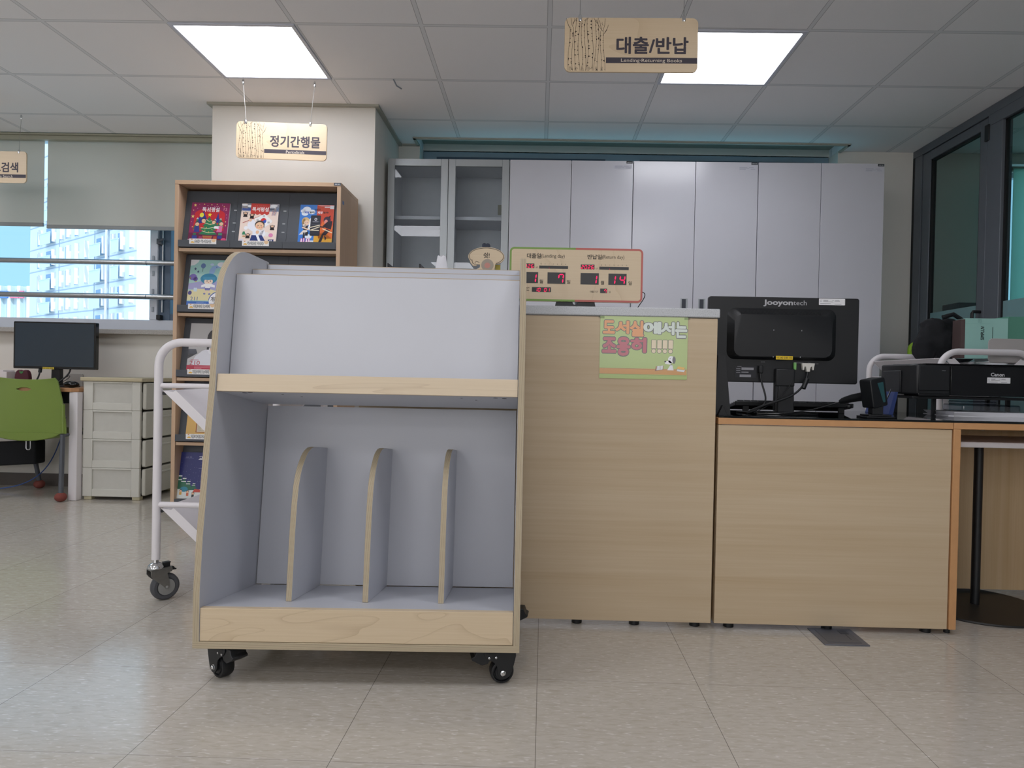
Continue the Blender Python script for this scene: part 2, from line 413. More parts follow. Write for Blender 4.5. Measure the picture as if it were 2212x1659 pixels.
struct(MB().box(6, 6.1, -5, 5.15, 0, 2.66).build('wall_far_right', WALLP, smooth=False))
DARKW = pm('dark_skirting', '#5A5450', .5)
struct(MB().box(-7, -2.03, 4.94, 4.951, 0, .09).build('baseboard_back', DARKW, smooth=False))
struct(MB().box(2.07, 2.56, 4.94, 4.951, 0, .09).build('baseboard_corner', DARKW, smooth=False))
TRIMM = pm('grey_edge_trim', '#A8A79C', .5)
b = MB().box(-.90, 2.09, 4.795, 4.812, 2.476, 2.49).box(-.90, -.882, 4.795, 4.95, 2.476, 2.49).box(2.072, 2.09, 4.795, 4.95, 2.476, 2.49)
b.box(-.90, 2.09, 4.79, 4.797, 2.480, 2.546)
struct(b.build('trim_1', TRIMM, smooth=False))
b = MB().box(-2.055, -1.005, 4.22, 4.247, 2.474, 2.49).box(-1.032, -1.005, 4.247, 4.95, 2.474, 2.49).box(-2.055, -2.028, 4.247, 4.80, 2.474, 2.49)
b.box(-1.0, -.88, 4.93, 4.951, 2.476, 2.49)
struct(b.build('trim_2', TRIMM, smooth=False))

# window wall on the left
wn1 = struct(MB().box(-7, -2.03, 5.02, 5.10, 1.132, 1.212).box(-2.842, -2.785, 5.02, 5.10, 1.212, 2.6).box(-7, -2.03, 5.02, 5.10, 2.5, 2.6)
             .box(-5.1, -5.04, 5.02, 5.10, 1.212, 2.5).build('window_1', PVC, bev=.004))
MB().box(-5.04, -2.842, 5.055, 5.061, 1.212, 2.5).build('pane', PANE, wn1, smooth=False)
MB().box(-7, -5.1, 5.055, 5.061, 1.212, 2.5).build('pane', PANE, wn1, smooth=False)
sash = MB().box(-2.785, -2.70, 5.04, 5.09, 1.212, 2.5).box(-2.70, -2.03, 5.04, 5.09, 1.212, 1.26).box(-2.10, -2.03, 5.04, 5.09, 1.26, 2.5).build('sash', pm('slate_blue_sash', '#4D5E72', .45), wn1, bev=.003)
MB().box(-2.70, -2.10, 5.062, 5.067, 1.26, 2.5).build('pane', PANE, sash, smooth=False)
MB().cyl((-2.752, 5.03, 1.27), (-2.752, 5.03, 2.4), .006).build('lock_rod', STAIN, sash)
MB().box(-2.785, -2.748, 5.0, 5.04, 1.76, 1.80).cyl((-2.765, 5.0, 1.78), (-2.72, 4.985, 1.795), .008).build('latch', GREYP, sash, bev=.003)
MB().box(-2.78, -2.75, 5.0, 5.04, 1.215, 1.25).build('sash_roller', BLACKP, sash, bev=.003)
for z in (1.66, 1.55, 1.42, 1.29): MB().box(-2.822, -2.806, 5.012, 5.02, z-.018, z+.018).build('vent_plug', pm('grey_plug', '#9AA0A8'), wn1, bev=.003)
MB().box(-7, -2.04, 4.87, 5.04, 1.098, 1.132).build('window_sill', GRANITE, wn1, bev=.004)
# window behind the white cupboards
wn2 = struct(MB().box(-.88, 2.07, 5.10, 5.15, 2.34, 2.50).box(-.88, -.80, 5.10, 5.15, .9, 2.4).box(1.99, 2.07, 5.10, 5.15, .9, 2.4)
             .box(.55, .62, 5.10, 5.15, .9, 2.4).box(-.88, 2.07, 5.10, 5.15, .9, .97).build('window_2', pm('blue_grey_frame', '#7C92A0', .45), bev=.004))
PANE2 = glass('tinted_window_glass', (.55, .72, .72))
MB().box(-.80, .55, 5.13, 5.135, .97, 2.34).build('pane', PANE2, wn2, smooth=False)
MB().box(.62, 1.99, 5.13, 5.135, .97, 2.34).build('pane', PANE2, wn2, smooth=False)
MB().box(-.78, .45, 5.092, 5.10, 2.415, 2.45).box(.70, 1.96, 5.092, 5.10, 2.415, 2.45).build('rail', pm('dark_blue_rail', '#34485A', .5), wn2, smooth=False)
# added unseen window behind the camera, lets fill light into the cart
b = MB().box(-6, 2.4, -5.08, -5.02, .85, .92).box(-6, 2.4, -5.08, -5.02, 2.35, 2.42)
for x in (-6, -3.93, -1.83, .27, 2.33): b.box(x, x+.07, -5.08, -5.02, .92, 2.35)
fill_wn4 = struct(b.build('fill_window_4', PVC, bev=.004))
for x in (-5.93, -3.86, -1.76, .34): MB().box(x, x+(2.0 if x < 0 else 1.99), -5.053, -5.049, .92, 2.35).build('pane', glass('neutral_glass', (.97, .96, .93)), fill_wn4, smooth=False)
# window of the next room
wn3 = struct(MB().box(3.27, 5.2, 5.08, 5.14, .9, .97).box(3.27, 3.30, 5.08, 5.14, .9, 2.42).box(5.13, 5.2, 5.08, 5.14, .9, 2.42).box(3.27, 5.2, 5.08, 5.14, 2.36, 2.42).build('window_3', PVC, bev=.004))
MB().box(3.30, 5.13, 5.11, 5.115, .97, 2.36).build('pane', PANE, wn3, smooth=False)

# glass partition on the right
XP = 2.595
b = MB().box(XP, XP+.06, 2.2, 4.95, 2.435, CEIL).box(XP, XP+.06, 4.832, 4.95, 0, 2.435).box(XP, XP+.06, 2.2, 4.128, 2.372, 2.435)
b.box(XP, XP+.06, 4.0, 4.128, 0, 2.372).box(XP, XP+.06, 2.2, 4.0, 0, .1).box(XP, XP+.06, 2.2, 2.28, .1, 2.372).box(XP, XP+.06, -5, 2.2, 0, CEIL).box(XP, XP+.06, 3.05, 3.12, .1, 2.372)
wr = struct(b.build('wall_right', FRAMED, bev=.003))
FROST = glass('frosted_film', (.42, .62, .62), .6, .25)
PGL = glass('partition_glass', (.74, .84, .84), 1.6)
MB().box(XP+.025, XP+.033, 3.12, 4.0, .1, 2.372).build('pane', PGL, wr, smooth=False)
MB().box(XP+.025, XP+.033, 2.28, 3.05, .1, 2.372).build('pane', PGL, wr, smooth=False)
fl = N('frost_sheet'); fl.t.nodes.remove(fl.b)
t_ = fl.n('BsdfTransparent'); t_.inputs[0].default_value = (.35, .5, .52, 1); d_ = fl.n('BsdfDiffuse'); d_.inputs[0].default_value = (.30, .48, .50, 1)
m_ = fl.n('MixShader'); m_.inputs[0].default_value = .62; fl.l(t_.outputs[0], m_.inputs[1]); fl.l(d_.outputs[0], m_.inputs[2]); fl.l(m_.outputs[0], fl.out.inputs[0])
MB().box(XP+.022, XP+.024, 3.12, 4.0, .1, 1.34).build('frost_film', fl.m, wr, smooth=False)
MB().box(XP+.018, XP+.036, 3.988, 4.0, .1, 2.372).box(XP+.018, XP+.036, 3.12, 4.0, 2.362, 2.373).build('gasket', GASKET, wr, smooth=False)
MB().box(XP-.001, XP+.03, 4.95-.03, 4.945, 0, 2.44).build('gasket', GASKET, wr, smooth=False)
b = MB().box(XP+.005, XP+.05, 4.735, 4.826, .01, 2.43).box(XP+.005, XP+.05, 4.136, 4.205, .01, 2.43).box(XP+.005, XP+.05, 4.205, 4.735, 2.372, 2.43).box(XP+.005, XP+.05, 4.205, 4.735, .01, .12)
dr = struct(b.build('door_1', FRAMED, bev=.003))
MB().box(XP+.025, XP+.033, 4.205, 4.735, .12, 2.372).build('pane', PGL, dr, smooth=False)
MB().box(XP+.022, XP+.024, 4.205, 4.735, .12, 1.34).build('frost_film', fl.m, dr, smooth=False)
MB().box(XP+.012, XP+.04, 4.205, 4.217, .12, 2.372).box(XP+.012, XP+.04, 4.723, 4.735, .12, 2.372).box(XP+.012, XP+.04, 4.205, 4.735, 2.36, 2.373).build('gasket', GASKET, dr, smooth=False)
MB().box(XP-.008, XP+.006, 4.112, 4.150, 2.29, 2.385).build('hinge', BLACKP, dr, bev=.003)
MB().tube([(XP+.004, 4.16, 1.20), (XP-.04, 4.16, 1.20), (XP-.045, 4.16, 1.21), (XP-.045, 4.16, 1.285), (XP-.04, 4.16, 1.295), (XP+.004, 4.16, 1.295)], .009, 8).build('door_handle', BLACKP, dr)

# roller blinds on the left windows and in the next room
BLIND = cloth('grey_green_blind_cloth', '#DEDAD2', .42); BLINDG = cloth('green_blind_cloth', '#CFE9DC', .9)
def blind(x0, x1, z, y, label, cl, group=None, zt=2.52):
    t = thing('roller_blind', label, 'window blind', ((x0+x1)/2, y, z), 0, group); h = (x1-x0)/2
    MB().box(-h, h, -.001, .001, .012, zt-.02-z).build('blind_cloth', cl, t, smooth=False)
    MB().box(-h, h, -.007, .007, -.01, .016).build('bottom_bar', pm('grey_bottom_bar', '#8F9496', .5), t, bev=.003)
    MB().cyl((-h, .03, zt-z-.02), (h, .03, zt-z-.02), .022).build('roller', pm('pale_roller', '#B4B4A8', .5), t)
    return t
blind(-6.9, -3.527, 1.858, 4.885, 'grey roller blind at the left edge, behind the partly cut off hanging sign', BLIND, 'roller blinds on the left windows')
bl = blind(-3.503, -2.06, 1.845, 4.885, 'wide grey roller blind between the narrow gap of light and the pillar', BLIND, 'roller blinds on the left windows')
blind(3.276, 5.1, .98, 4.92, 'green backlit roller blind seen through the right glass partition', BLINDG, zt=2.40)
tag(MB().box(-7, -2.055, 4.83, 4.87, 2.446, 2.475).box(-7, -2.055, 4.815, 4.87, 2.475, 2.488).build('blind_pelmet', pm('olive_grey_pelmet', '#A5A594', .5), bev=.003),
    'long grey green pelmet strip under the ceiling above the grey roller blinds', 'pelmet')
for z, lb in ((1.618, 'upper stainless steel safety rail across the left window'), (1.374, 'lower stainless steel safety rail across the left window')):
    t = thing('safety_rail', lb, 'rail', (-2.03, 4.965, z), 0, 'safety rails across the window')
    MB().cyl((-4.9, 0, 0), (-.80, 0, 0), .0195).build('tube', STAIN, t)
    MB().cyl((-.795, 0, 0), (0, 0, 0), .0195).build('tube', STAIN, t)

# ceiling lamps in view
LAMPM = emit('lamp_diffuser', LAMP_COL, LAMP*.8)
for x, lb in ((-1.784, 'square lit ceiling panel above the Periodicals sign'), (.616, 'square lit ceiling panel behind the Lending sign at upper right')):
    t = thing('ceiling_light', lb, 'ceiling light', (x+.3, 3.5655, CEIL), 0, 'square ceiling lights')
    b = MB()
    for a in ((-.3, .3, -.3, -.281), (-.3, .3, .281, .3), (-.3, -.281, -.281, .281), (.281, .3, -.281, .281)): b.box(*a, -.008, .0)
    b.build('frame', pm('lamp_frame', '#C9CCD8', .4), t, bev=.002)
    MB().box(-.281, .281, -.281, .281, -.004, -.001).build('diffuser', LAMPM, t, smooth=False)
tag(MB().tube([(-1.06+.22, 3.86, CEIL-.001), (-.83, 3.90, CEIL-.02), (-.815, 3.96, CEIL-.012)], .004, 8).build('ceiling_hook', pm('hook_wire', '#9098A0', .4)), 'small bent wire hook on the ceiling right of the pillar', 'hook')

# ------------------------------------------------------------------ outside the left window
FAC = pm('pale_facade', '#BCCCDA', .8, var=.02, vs=.3); FACD = pm('facade_joint', '#92A4BC', .8)
WG = pm('building_window_glass', '#7494BC', .2); WF = pm('building_window_frame', '#C2C8CE', .6)
bt = thing('apartment_building', 'tall pale apartment block seen through the window behind the monitor', 'building', (-43.9, 75, 0), math.radians(143.1))
# local x runs along the facade away from us, local -y... facade plane is local y = 0 and faces local +y
L = 33; b = MB().box(0, L, -14, 0, -25, 42)
b.build('wall', FAC, bt, smooth=False)
b = MB()
for q in range(-8, 14): b.box(0, L, 0, .05, q*3+1.7, q*3+1.82)
b.box(22.2, 22.4, 0, .05, -25, 42).box(11.1, 11.25, 0, .05, -25, 42)
b.build('facade_joints', FACD, bt, smooth=False)
b = MB().tube([(7.2, .25, -1.0), (7.2, .25, 42)], .16, 8).tube([(7.2, .25, -1.0), (9.1, .3, -1.4), (9.1, .3, -20)], .16, 8)
b.build('drain_pipe', PVC, bt)
RAILW = pm('balcony_rail', '#B4C8CC', .7)
def bwin(x0, x1, z0, z1, rail=False):
    f = MB().box(x0-.12, x1+.12, 0, .04, z0-.12, z1+.12).box(x0, x0+.08, 0, .3, z0, z1).build('window_frame', WF, bt, smooth=False)
    MB().box(x0+.1, x1, .035, .06, z0, z1).build('pane', WG, f, smooth=False)
    MB().box(x0-.1, x0+.02, .04, .5, z0, z1).build('reveal', PVC, f, smooth=False)
    if rail: MB().box(x0-.2, x1+.1, .7, .75, z0-.3, z0+1.1).box(x0-.25, x1+.15, .68, .8, z0+1.1, z0+1.2).build('balcony_rail', RAILW, bt, smooth=False)
for q in range(-3, 8):
    z = q*3+2.1
    for x0, x1, r in ((.7, 1.7, 0), (3.1, 4.7, 1), (5.6, 6.4, 0), (8.0, 10.6, 1), (13.0, 14.0, 0), (16.0, 17.2, 0), (18.6, 20.2, 0), (20.9, 22.0, 0), (23.6, 26.8, 1), (28.4, 30, 0)):
        bwin(x0, x1, z, z+2.0, r and q % 1 == 0)
t = thing('office_building', 'distant grey blue office block with upright fins at far left of the window', 'building', (-112, 150, 0))
MB().box(-20, 14.5, 0, 12, -25, 18.4).build('wall', pm('far_office_wall', '#A9BCC8', .8), t, smooth=False)
for i in range(14): MB().box(-16+i*2.1, -15.3+i*2.1, -.9, 0, -25, 18.4).build('fin', pm('far_office_fin', '#C0CED2', .8), t, smooth=False)
MB().box(-2.5, -.6, -1.4, -1.0, 15.7, 17.0).box(-.5, .4, -1.4, -1.0, 15.7, 17.3).build('sign_board', pm('red_far_sign', '#C8607C', .6), t, smooth=False)
MB().box(-6, -3.1, -1.4, -1.0, 15.7, 17.2).build('sign_emblem', pm('blue_far_sign', '#3E6CC0', .6), t, smooth=False)
t = tag(MB().box(-2.3, 2.3, 0, 3, -.6, .35).box(-2.4, 2.4, -.15, 3.1, .35, .6).box(-2.2, 2.2, .1, 3, -2.4, -.9).build('roof_parapet', pm('cream_parapet', '#D8DBD0', .8), smooth=False, loc=(-35.4, 62, -5.6)),
        'cream parapet of a low roof at the bottom right corner of the window', 'parapet')
tag(MB().box(-90, 40, 30, 140, -26, -25).build('street_ground', pm('street_grey', '#D4DCE0', .9), smooth=False), 'grey street ground far below the window', 'ground')['kind'] = 'structure'
# ================================================================== the white display cart in front
ct = thing('display_cart', 'white laminate display cart with plywood edges and black casters, nearest the camera', 'cart', (-.919, 1.855, 0), math.radians(1.9))
CW, ST = .882, .0175
TL = math.radians(8); TC, TS = math.cos(TL), math.sin(TL)
def T(p, q): return (.012+p*TC+q*TS, .2105-p*TS+q*TC)          # leaning frame of the shelves -> (depth, height)
def TM(): return Matrix(((1, 0, 0, 0), (0, TC, TS, .012), (0, -TS, TC, .2105), (0, 0, 0, 1)))
SIDE = [(0, .1205), (0, .255), (.004, .30), (.014, .401), (.022, .453), (.052, .667), (.076, .802), (.086, .91), (.096, .985), (.103, 1.04), (.111, 1.083), (.118, 1.106), (.128, 1.127), (.143, 1.148),
        (.163, 1.168), (.188, 1.188), (.21, 1.20), (.237, 1.211), (.27, 1.218), (.306, 1.221), (.478, 1.221), (.49, 1.212), (.502, .80), (.462, .1205)]
for u in (0, CW-ST): MB().prism(SIDE, 'x', u, u+ST, 1, 0).build('side_panel', [WHITE, PLYX], ct, bev=.0006)
MB().box(0, CW, 0, .452, .1015, .1205).build('base_board', PLYZ, ct, bev=.0006)
MB().box(ST+.0008, CW-ST-.0012, .003, .021, .1212, .2105).build('plinth_front', MAPLE_A, ct, bev=.0008)
def leaning(name, u0, u1, p0, p1, q0, q1, mat, par=ct, bev=.0006, cap=None):
    b = MB().box(u0, u1, p0, p1, q0, q1)
    if cap is not None: b.m = [0, 1, 0, 0, 0, 0]
    return b.xf(TM()).build(name, mat, par, bev=bev)
leaning('bottom_shelf', ST+.0006, CW-ST-.0006, .0105, .398, -.0165, 0, WHITE)
leaning('back_panel', ST+.0028, CW-ST-.0028, .399, .411, .0022, .5885, WHITE)
sh = leaning('display_shelf', ST+.0006, CW-ST-.0006, .002, .36, .5905, .607, WHITE)
leaning('shelf_front', ST+.0008, CW-ST-.0012, -.012, .001, .589, .6385, MAPLE_B)
TANE = pm('tan_edge_banding', '#B9A483', .6)
for p, q in ((.066, .9507), (.1835, 1.0008), (.311, 1.055)):
    dp_ = leaning('display_panel', ST+.002, CW-ST-.002, p, p+.012, .608, q-.001, [WHITE, TANE], cap=1)
    leaning('edge_band', ST+.002, CW-ST-.002, p-.0003, p+.0123, q-.0016, q, TANE, dp_, bev=0)
leaning('upper_back', ST+.001, CW-ST-.001, .344, .356, .608, 1.0, WHITE)
b = MB()
for u, p in ((.08, .035), (.10, .022), (.80, .035), (.825, .05)): b.cyl((u, p, .5899), (u, p, .5907), .007, 14)
for u, p in ((.18, .06), (.22, .11), (.70, .06), (.74, .11)): b.cyl((u, p, .5899), (u, p, .5907), .0035, 10)
b.xf(TM()).build('screw_hole', BLACKP, sh)
DIV = [(.102, .0005), (.0975, .2), (.1, .28), (.106, .327), (.112, .346), (.121, .366), (.133, .385), (.147, .400), (.164, .416), (.182, .428), (.20, .436), (.222, .443), (.253, .4475), (.3985, .45), (.3985, .0005)]
for u in (.212, .4302, .647):
    MB().prism(DIV, 'x', u, u+.0165, 1, 0).xf(TM()).build('divider', [WHITE, PLYX], ct, bev=.0006)

def black_caster(par, u, v, yaw):
    """swivel caster with side plates, wheel, brake pedal and axle bolt; the pedal points along local +x"""
    M = Matrix.Translation((u, v, 0)) @ Matrix.Rotation(yaw, 4, 'Z') @ Matrix.Diagonal((1, 1.35, 1, 1))
    pl = [(-.052, .0985), (.034, .0985), (.036, .088), (.026, .074), (.010, .066), (.0, .056), (-.003, .044), (-.004, .03), (-.012, .019), (-.026, .017), (-.038, .024), (-.044, .04), (-.050, .062), (-.054, .08)]
    b = MB()
    for y in (-.0195, .0165): b.prism(pl, 'y', y, y+.003)
    b.box(-.050, .030, -.0195, .0195, .088, .0985).cyl((0, 0, .094), (0, 0, .1015), .026)
    h = b.xf(M).build('caster', BLACKP, par, bev=.001)
    w = MB().lathe([(.006, -.013), (.020, -.013), (.022, -.009), (.0245, -.009), (.0262, -.013), (.031, -.0125), (.0332, -.008), (.0332, .008), (.031, .0125), (.0262, .013), (.0245, .009), (.022, .009), (.020, .013), (.006, .013)], (-.018, 0, .0335), (0, 1, 0), 32)
    w.xf(M).build('wheel', BLACKP, h)
    pd = MB().prism([(.012, .0985), (.056, .0975), (.061, .083), (.070, .078), (.068, .072), (.040, .057), (.024, .061), (.014, .076)], 'y', -.017, .017)
    pd.xf(M).build('brake_pedal', BLACKP, h, bev=.0015)
    b = MB()
    for s in (-1, 1):
        b.lathe([(.0062, 0), (.0062, .004), (.0045, .0052)], (-.018, s*.0195, .0335), (0, s, 0), 6)
        b.lathe([(.0075, 0), (.0075, .0012)], (-.018, s*.0192, .0335), (0, s, 0), 20)
        for x in (.002, .021): b.lathe([(.0032, 0), (.0032, .0012), (.0015, .002)], (x, s*.0192, .078), (0, s, 0), 12)
    b.xf(M).build('axle_bolt', CHROME, h)
black_caster(ct, .070, .055, math.radians(-38)); black_caster(ct, .816, .052, math.radians(191))
black_caster(ct, .845, .40, math.radians(-6)); black_caster(ct, .06, .40, math.radians(185))

# ================================================================== white book trolleys with tube ends and V shelves
def chrome_caster(par, x, y, yaw):
    M = Matrix.Translation((x, y, 0)) @ Matrix.Rotation(yaw, 4, 'Z')
    b = MB().lathe([(.010, .155), (.010, .144), (.012, .143), (.020, .139), (.027, .132), (.0285, .126), (.027, .123), (.0, .123)], n=24)
    h = b.xf(M).build('caster', CHROME, par)
    f = MB()
    fk = [(-.024, .122), (.052, .118), (.050, .106), (.034, .102), (.042, .066), (.040, .052), (.034, .047), (.027, .047), (.018, .058), (-.002, .076), (-.015, .088), (-.024, .1)]
    for yy in (-.0215, .0195): f.prism(fk, 'y', yy, yy+.002)
    f.box(-.024, .05, -.0215, .0215, .1175, .1225)
    f.xf(M).build('fork', STEEL, h, bev=.0008)
    MB().lathe([(.02, -.014), (.031, -.014), (.034, -.017), (.043, -.0165), (.0485, -.011), (.0500, 0), (.0485, .011), (.043, .0165), (.034, .017), (.031, .014), (.02, .014)], (.033, 0, .050), (0, 1, 0), 36).xf(M).build('wheel', RUBBER, h)
    hb = MB()
    for s in (-1, 1): hb.lathe([(.030, .0), (.030, .003), (.012, .0045)], (.033, s*.0142, .05), (0, s, 0), 24).lathe([(.006, 0), (.006, .009), (.003, .011)], (.033, s*.0145, .05), (0, s, 0), 6)
    hb.xf(M).build('hub', pm('pale_grey_hub', '#8C8C8A', .4), h)
    MB().prism([(.03, .1225), (.062, .119), (.066, .112), (.072, .110), (.070, .106), (.05, .107), (.03, .112)], 'y', -.008, .008).box(.026, .048, -.009, .009, .122, .138).box(.024, .05, -.01, .01, .136, .140).xf(M).build('brake_lever', BLACKP, h, bev=.001)
def book_trolley(name, label, loc, rz, dl=.56, casters=((50, 1), (40, 1), (60, 1), (30, 1)), group=None, top=.868, rails=((.794, .0095), (.357, .0105)), shelves=(.777, .345)):
    t = thing(name, label, 'trolley', loc, rz, group); hw = .219
    for y in (0, dl):
        P = [(-hw, y, .155), (-hw, y, top-.008)]+[(-hw+.085-.085*math.cos(a), y, top+.085*math.sin(a)) for a in [i*PI/20 for i in range(1, 11)]]
        P += [(-p[0], p[1], p[2]) for p in reversed(P)]
        MB().tube(P, .0148, 16).build('end_frame', WPAINT, t)
        for z, r in rails: MB().cyl((-hw, y, z), (hw, y, z), r, 14).build('cross_rail', WPAINT, t)
    for z in shelves:
        for s in (-1, 1):
            zb = z-.938*.2
            b = MB().prism([(s*.203, z), (s*.203, z-.0022), (0, zb-.0022), (0, zb)], 'y', .012, dl-.012)
            b.prism([(s*.203, z-.001), (0, zb-.001), (0, zb+.044), (s*.155, zb+.188-.0), (s*.165, z-.006)], 'y', -.001, .0012)
            b.prism([(s*.203, z-.001), (0, zb-.001), (0, zb+.044), (s*.155, zb+.188-.0), (s*.165, z-.006)], 'y', dl-.0012, dl+.001)
            b.build('shelf_plate', WPAINT, t)
        MB().cyl((-.20, .0, z-.012), (-.20, .012, z-.012), .006).build('bolt', BLACKP, t)
    for (x, y), (a, _) in zip(((-hw, 0), (hw, 0), (-hw, dl), (hw, dl)), casters): chrome_caster(t, x, y, math.radians(a))
    return t
book_trolley('book_trolley', 'white tubular book trolley with V shelves partly hidden behind the display cart', (-1.174, 2.53, 0), 0)
book_trolley('book_trolley', 'white tubular book trolley at far right behind the black printer', (2.10, 3.30, 0), 0, .70, top=.930, rails=((.89, .009), (.45, .0095)), shelves=(.985, .44))

# ================================================================== counter
rc = thing('reception_counter', 'tall light oak reception counter behind the display cart with the green notice', 'counter', (0, 2.395, 0))
Y = 2.395
MB().box(-.62, .608, 0, .018, .02, 1.066).build('front_panel', OAK, rc, bev=.001)
MB().box(.59, .608, .0185, .34, .02, 1.066).build('end_panel', OAKV, rc, bev=.001)
MB().box(-.62, -.602, .0185, .34, .02, 1.066).build('end_panel', OAKV, rc, bev=.001)
MB().box(-.60, .588, .04, .33, .70, .72).build('inner_shelf', OAK, rc, bev=.001)
for x in (-.55, -.1, .15, .35, .56):
    for y in (.035, .31): MB().cyl((x, y, 0), (x, y, .0195), .018, 16).build('leveller_foot', BLACKP, rc)
wt = tag(MB().box(-.63, .615, -.006, .36, 1.068, 1.099).build('stone_worktop', QUARTZ, bev=.004, loc=(0, 2.395, 0)), 'speckled pale grey stone worktop on the tall oak counter', 'worktop')
dk = thing('low_desk', 'low light oak desk front right of the tall counter, below the black monitor', 'desk', (.618, 2.395, 0))
MB().box(.0015, .795, .001, .019, .02, .7035).build('front_panel', OAK, dk, bev=.001)
MB().box(.0, .797, -.003, .66, .7055, .7275).build('desk_top', EDGE, dk, bev=.001)
MB().box(.0015, .0195, .02, .65, .02, .7035).build('end_panel', OAKV, dk, bev=.001)
for x in (.06, .4, .74): MB().cyl((x, .035, 0), (x, .035, .0195), .018, 16).build('leveller_foot', BLACKP, dk)
d2 = thing('side_desk', 'orange edged oak desk with open knee space at the right edge of the photo', 'desk', (1.417, 2.395, 0))
MB().box(0, .024, -.003, .66, .02, .7055).build('side_panel', [EDGE], d2, bev=.001)
MB().box(.9, .924, -.003, .66, .02, .7055).build('side_panel', [EDGE], d2, bev=.001)
MB().box(0, .924, -.003, .66, .7058, .7275).build('desk_top', EDGE, d2, bev=.001)
MB().box(.025, .899, .49, .508, .02, .7050).build('back_panel', OAKV, d2, bev=.001)
MB().cyl((.16, .10, .698), (.16, .10, .7055), .008).build('screw', STEEL, d2)
for x in (.012, .912): 
    for y in (.03, .6): MB().cyl((x, y, 0), (x, y, .0195), .01, 12).build('leveller_foot', BLACKP, d2)
BG = pm('black_back_painted_glass', '#0A0F10', .025, spec=.6)
gt = tag(MB().box(.62, 2.34, -.004, .66, .728, .7345).build('glass_desk_cover', BG, bev=.001, loc=(0, 2.395, 0)), 'black glass sheet covering the low desk tops', 'glass top')
stl = thing('side_table', 'white topped side table on a black pole and disc foot under the right desk', 'table', (1.712, 2.725, 0))
MB().lathe([(.0, .0), (.243, .0), (.245, .003), (.243, .008), (.03, .010), (0, .010)], n=48).build('disc_foot', pm('black_steel_disc', '#1C1B1A', .5), stl)
MB().cyl((0, 0, .009), (0, 0, .635), .016, 24).build('pole', BLACKP, stl)
MB().prism(rr_pts(-.215, -.225, .60, .12, .03), 'z', .635, .655).build('table_top', WPAINT, stl, bev=.003)
# floor outlet
fb = thing('floor_outlet', 'grey metal floor socket cover half under the low desk', 'floor outlet', (1.022, 2.347, 0))
MB().box(-.073, .073, -.075, .075, 0, .004).build('cover_plate', pm('grey_socket_metal', '#6E7078', .45, .4), fb, bev=.001)
MB().box(-.055, .055, -.058, .058, .004, .0052).build('lid', pm('grey_socket_lid', '#64666E', .45, .4), fb, bev=.0005)
MB().box(.018, .045, .018, .05, .0052, .0062).box(.03, .034, -.03, .015, .0052, .0058).build('latch', pm('dark_socket_latch', '#4A4C54', .4, .4), fb, bev=.0003)

# green notice on the counter
po = thing('laminated_notice', 'green laminated notice with big Korean lettering taped to the tall counter', 'notice', (.2065, 2.3945, .8545))
MB().box(0, .3, -.0012, 0, 0, .2135).build('sheet', pm('notice_sheet', '#A9BE72', .35), po, smooth=False)
a = Art((0, -.0013, 0)); k_ = .3/1097; kz = .2135/800
X = lambda x: (x-683)*k_
Z = lambda y: (1045-y)*kz
a.rect(.0, 0, .3, .2135, '#A6BC6E').up().rect(.001, Z(985), .2985, Z(912), '#C98F45').up()
a.line([(.001, Z(912)), (.2985, Z(925))], .0007, '#7A5A2C').line([(.001, Z(985)), (.2985, Z(997))], .0007, '#7A5A2C').up()
for tx_, x0, y0, x1, y1, c in (('도', 722, 305, 865, 465, '#DB8F48'), ('서', 878, 305, 1042, 465, '#DB8F48'), ('실', 1060, 305, 1222, 497, '#DB8F48'), ('에', 1232, 312, 1438, 465, '#C9D5CC'), ('서', 1445, 312, 1608, 470, '#C9D5CC'), ('는', 1625, 312, 1768, 505, '#C9D5CC'),
                               ('조', 718, 525, 885, 710, '#B24457'), ('용', 898, 518, 1060, 745, '#B24457'), ('히', 1075, 520, 1258, 705, '#B24457')):
    k0 = a.k
    a.text(tx_, X(x0)+.001, Z(y1)+.001, X(x1)-.001, Z(y0)-.001, '#3A3A3A', .095, ref=.05); a.up(); a.up()
    a.text(tx_, X(x0)+.001, Z(y1)+.001, X(x1)-.001, Z(y0)-.001, c, .05); a.k = k0
for x0 in (1330, 1400, 1470, 1540):
    a.rrect(X(x0)-.001, Z(655), X(x0+58)+.001, Z(538), .002, '#3A3A3A').ell(X(x0+28), Z(684), .0082, .0082, '#3A3A3A'); a.up()
    a.rrect(X(x0)+.0003, Z(650), X(x0+58)-.0003, Z(543), .0015, '#DCCBAA').ell(X(x0+28), Z(684), .0068, .0068, '#DCCBAA'); a.k -= 1
a.up().up().up()
a.poly([(X(1378), Z(940)), (X(1480), Z(925)), (X(1488), Z(868)), (X(1390), Z(880))], '#8A5A3A').up().poly([(X(1400), Z(930)), (X(1474), Z(918)), (X(1480), Z(866)), (X(1404), Z(876))], '#E6E8E8').up()
for i in range(4): a.line([(X(1412+i*18), Z(925-i*3)), (X(1414+i*18), Z(872-i*2))], .0012, '#5A6068')
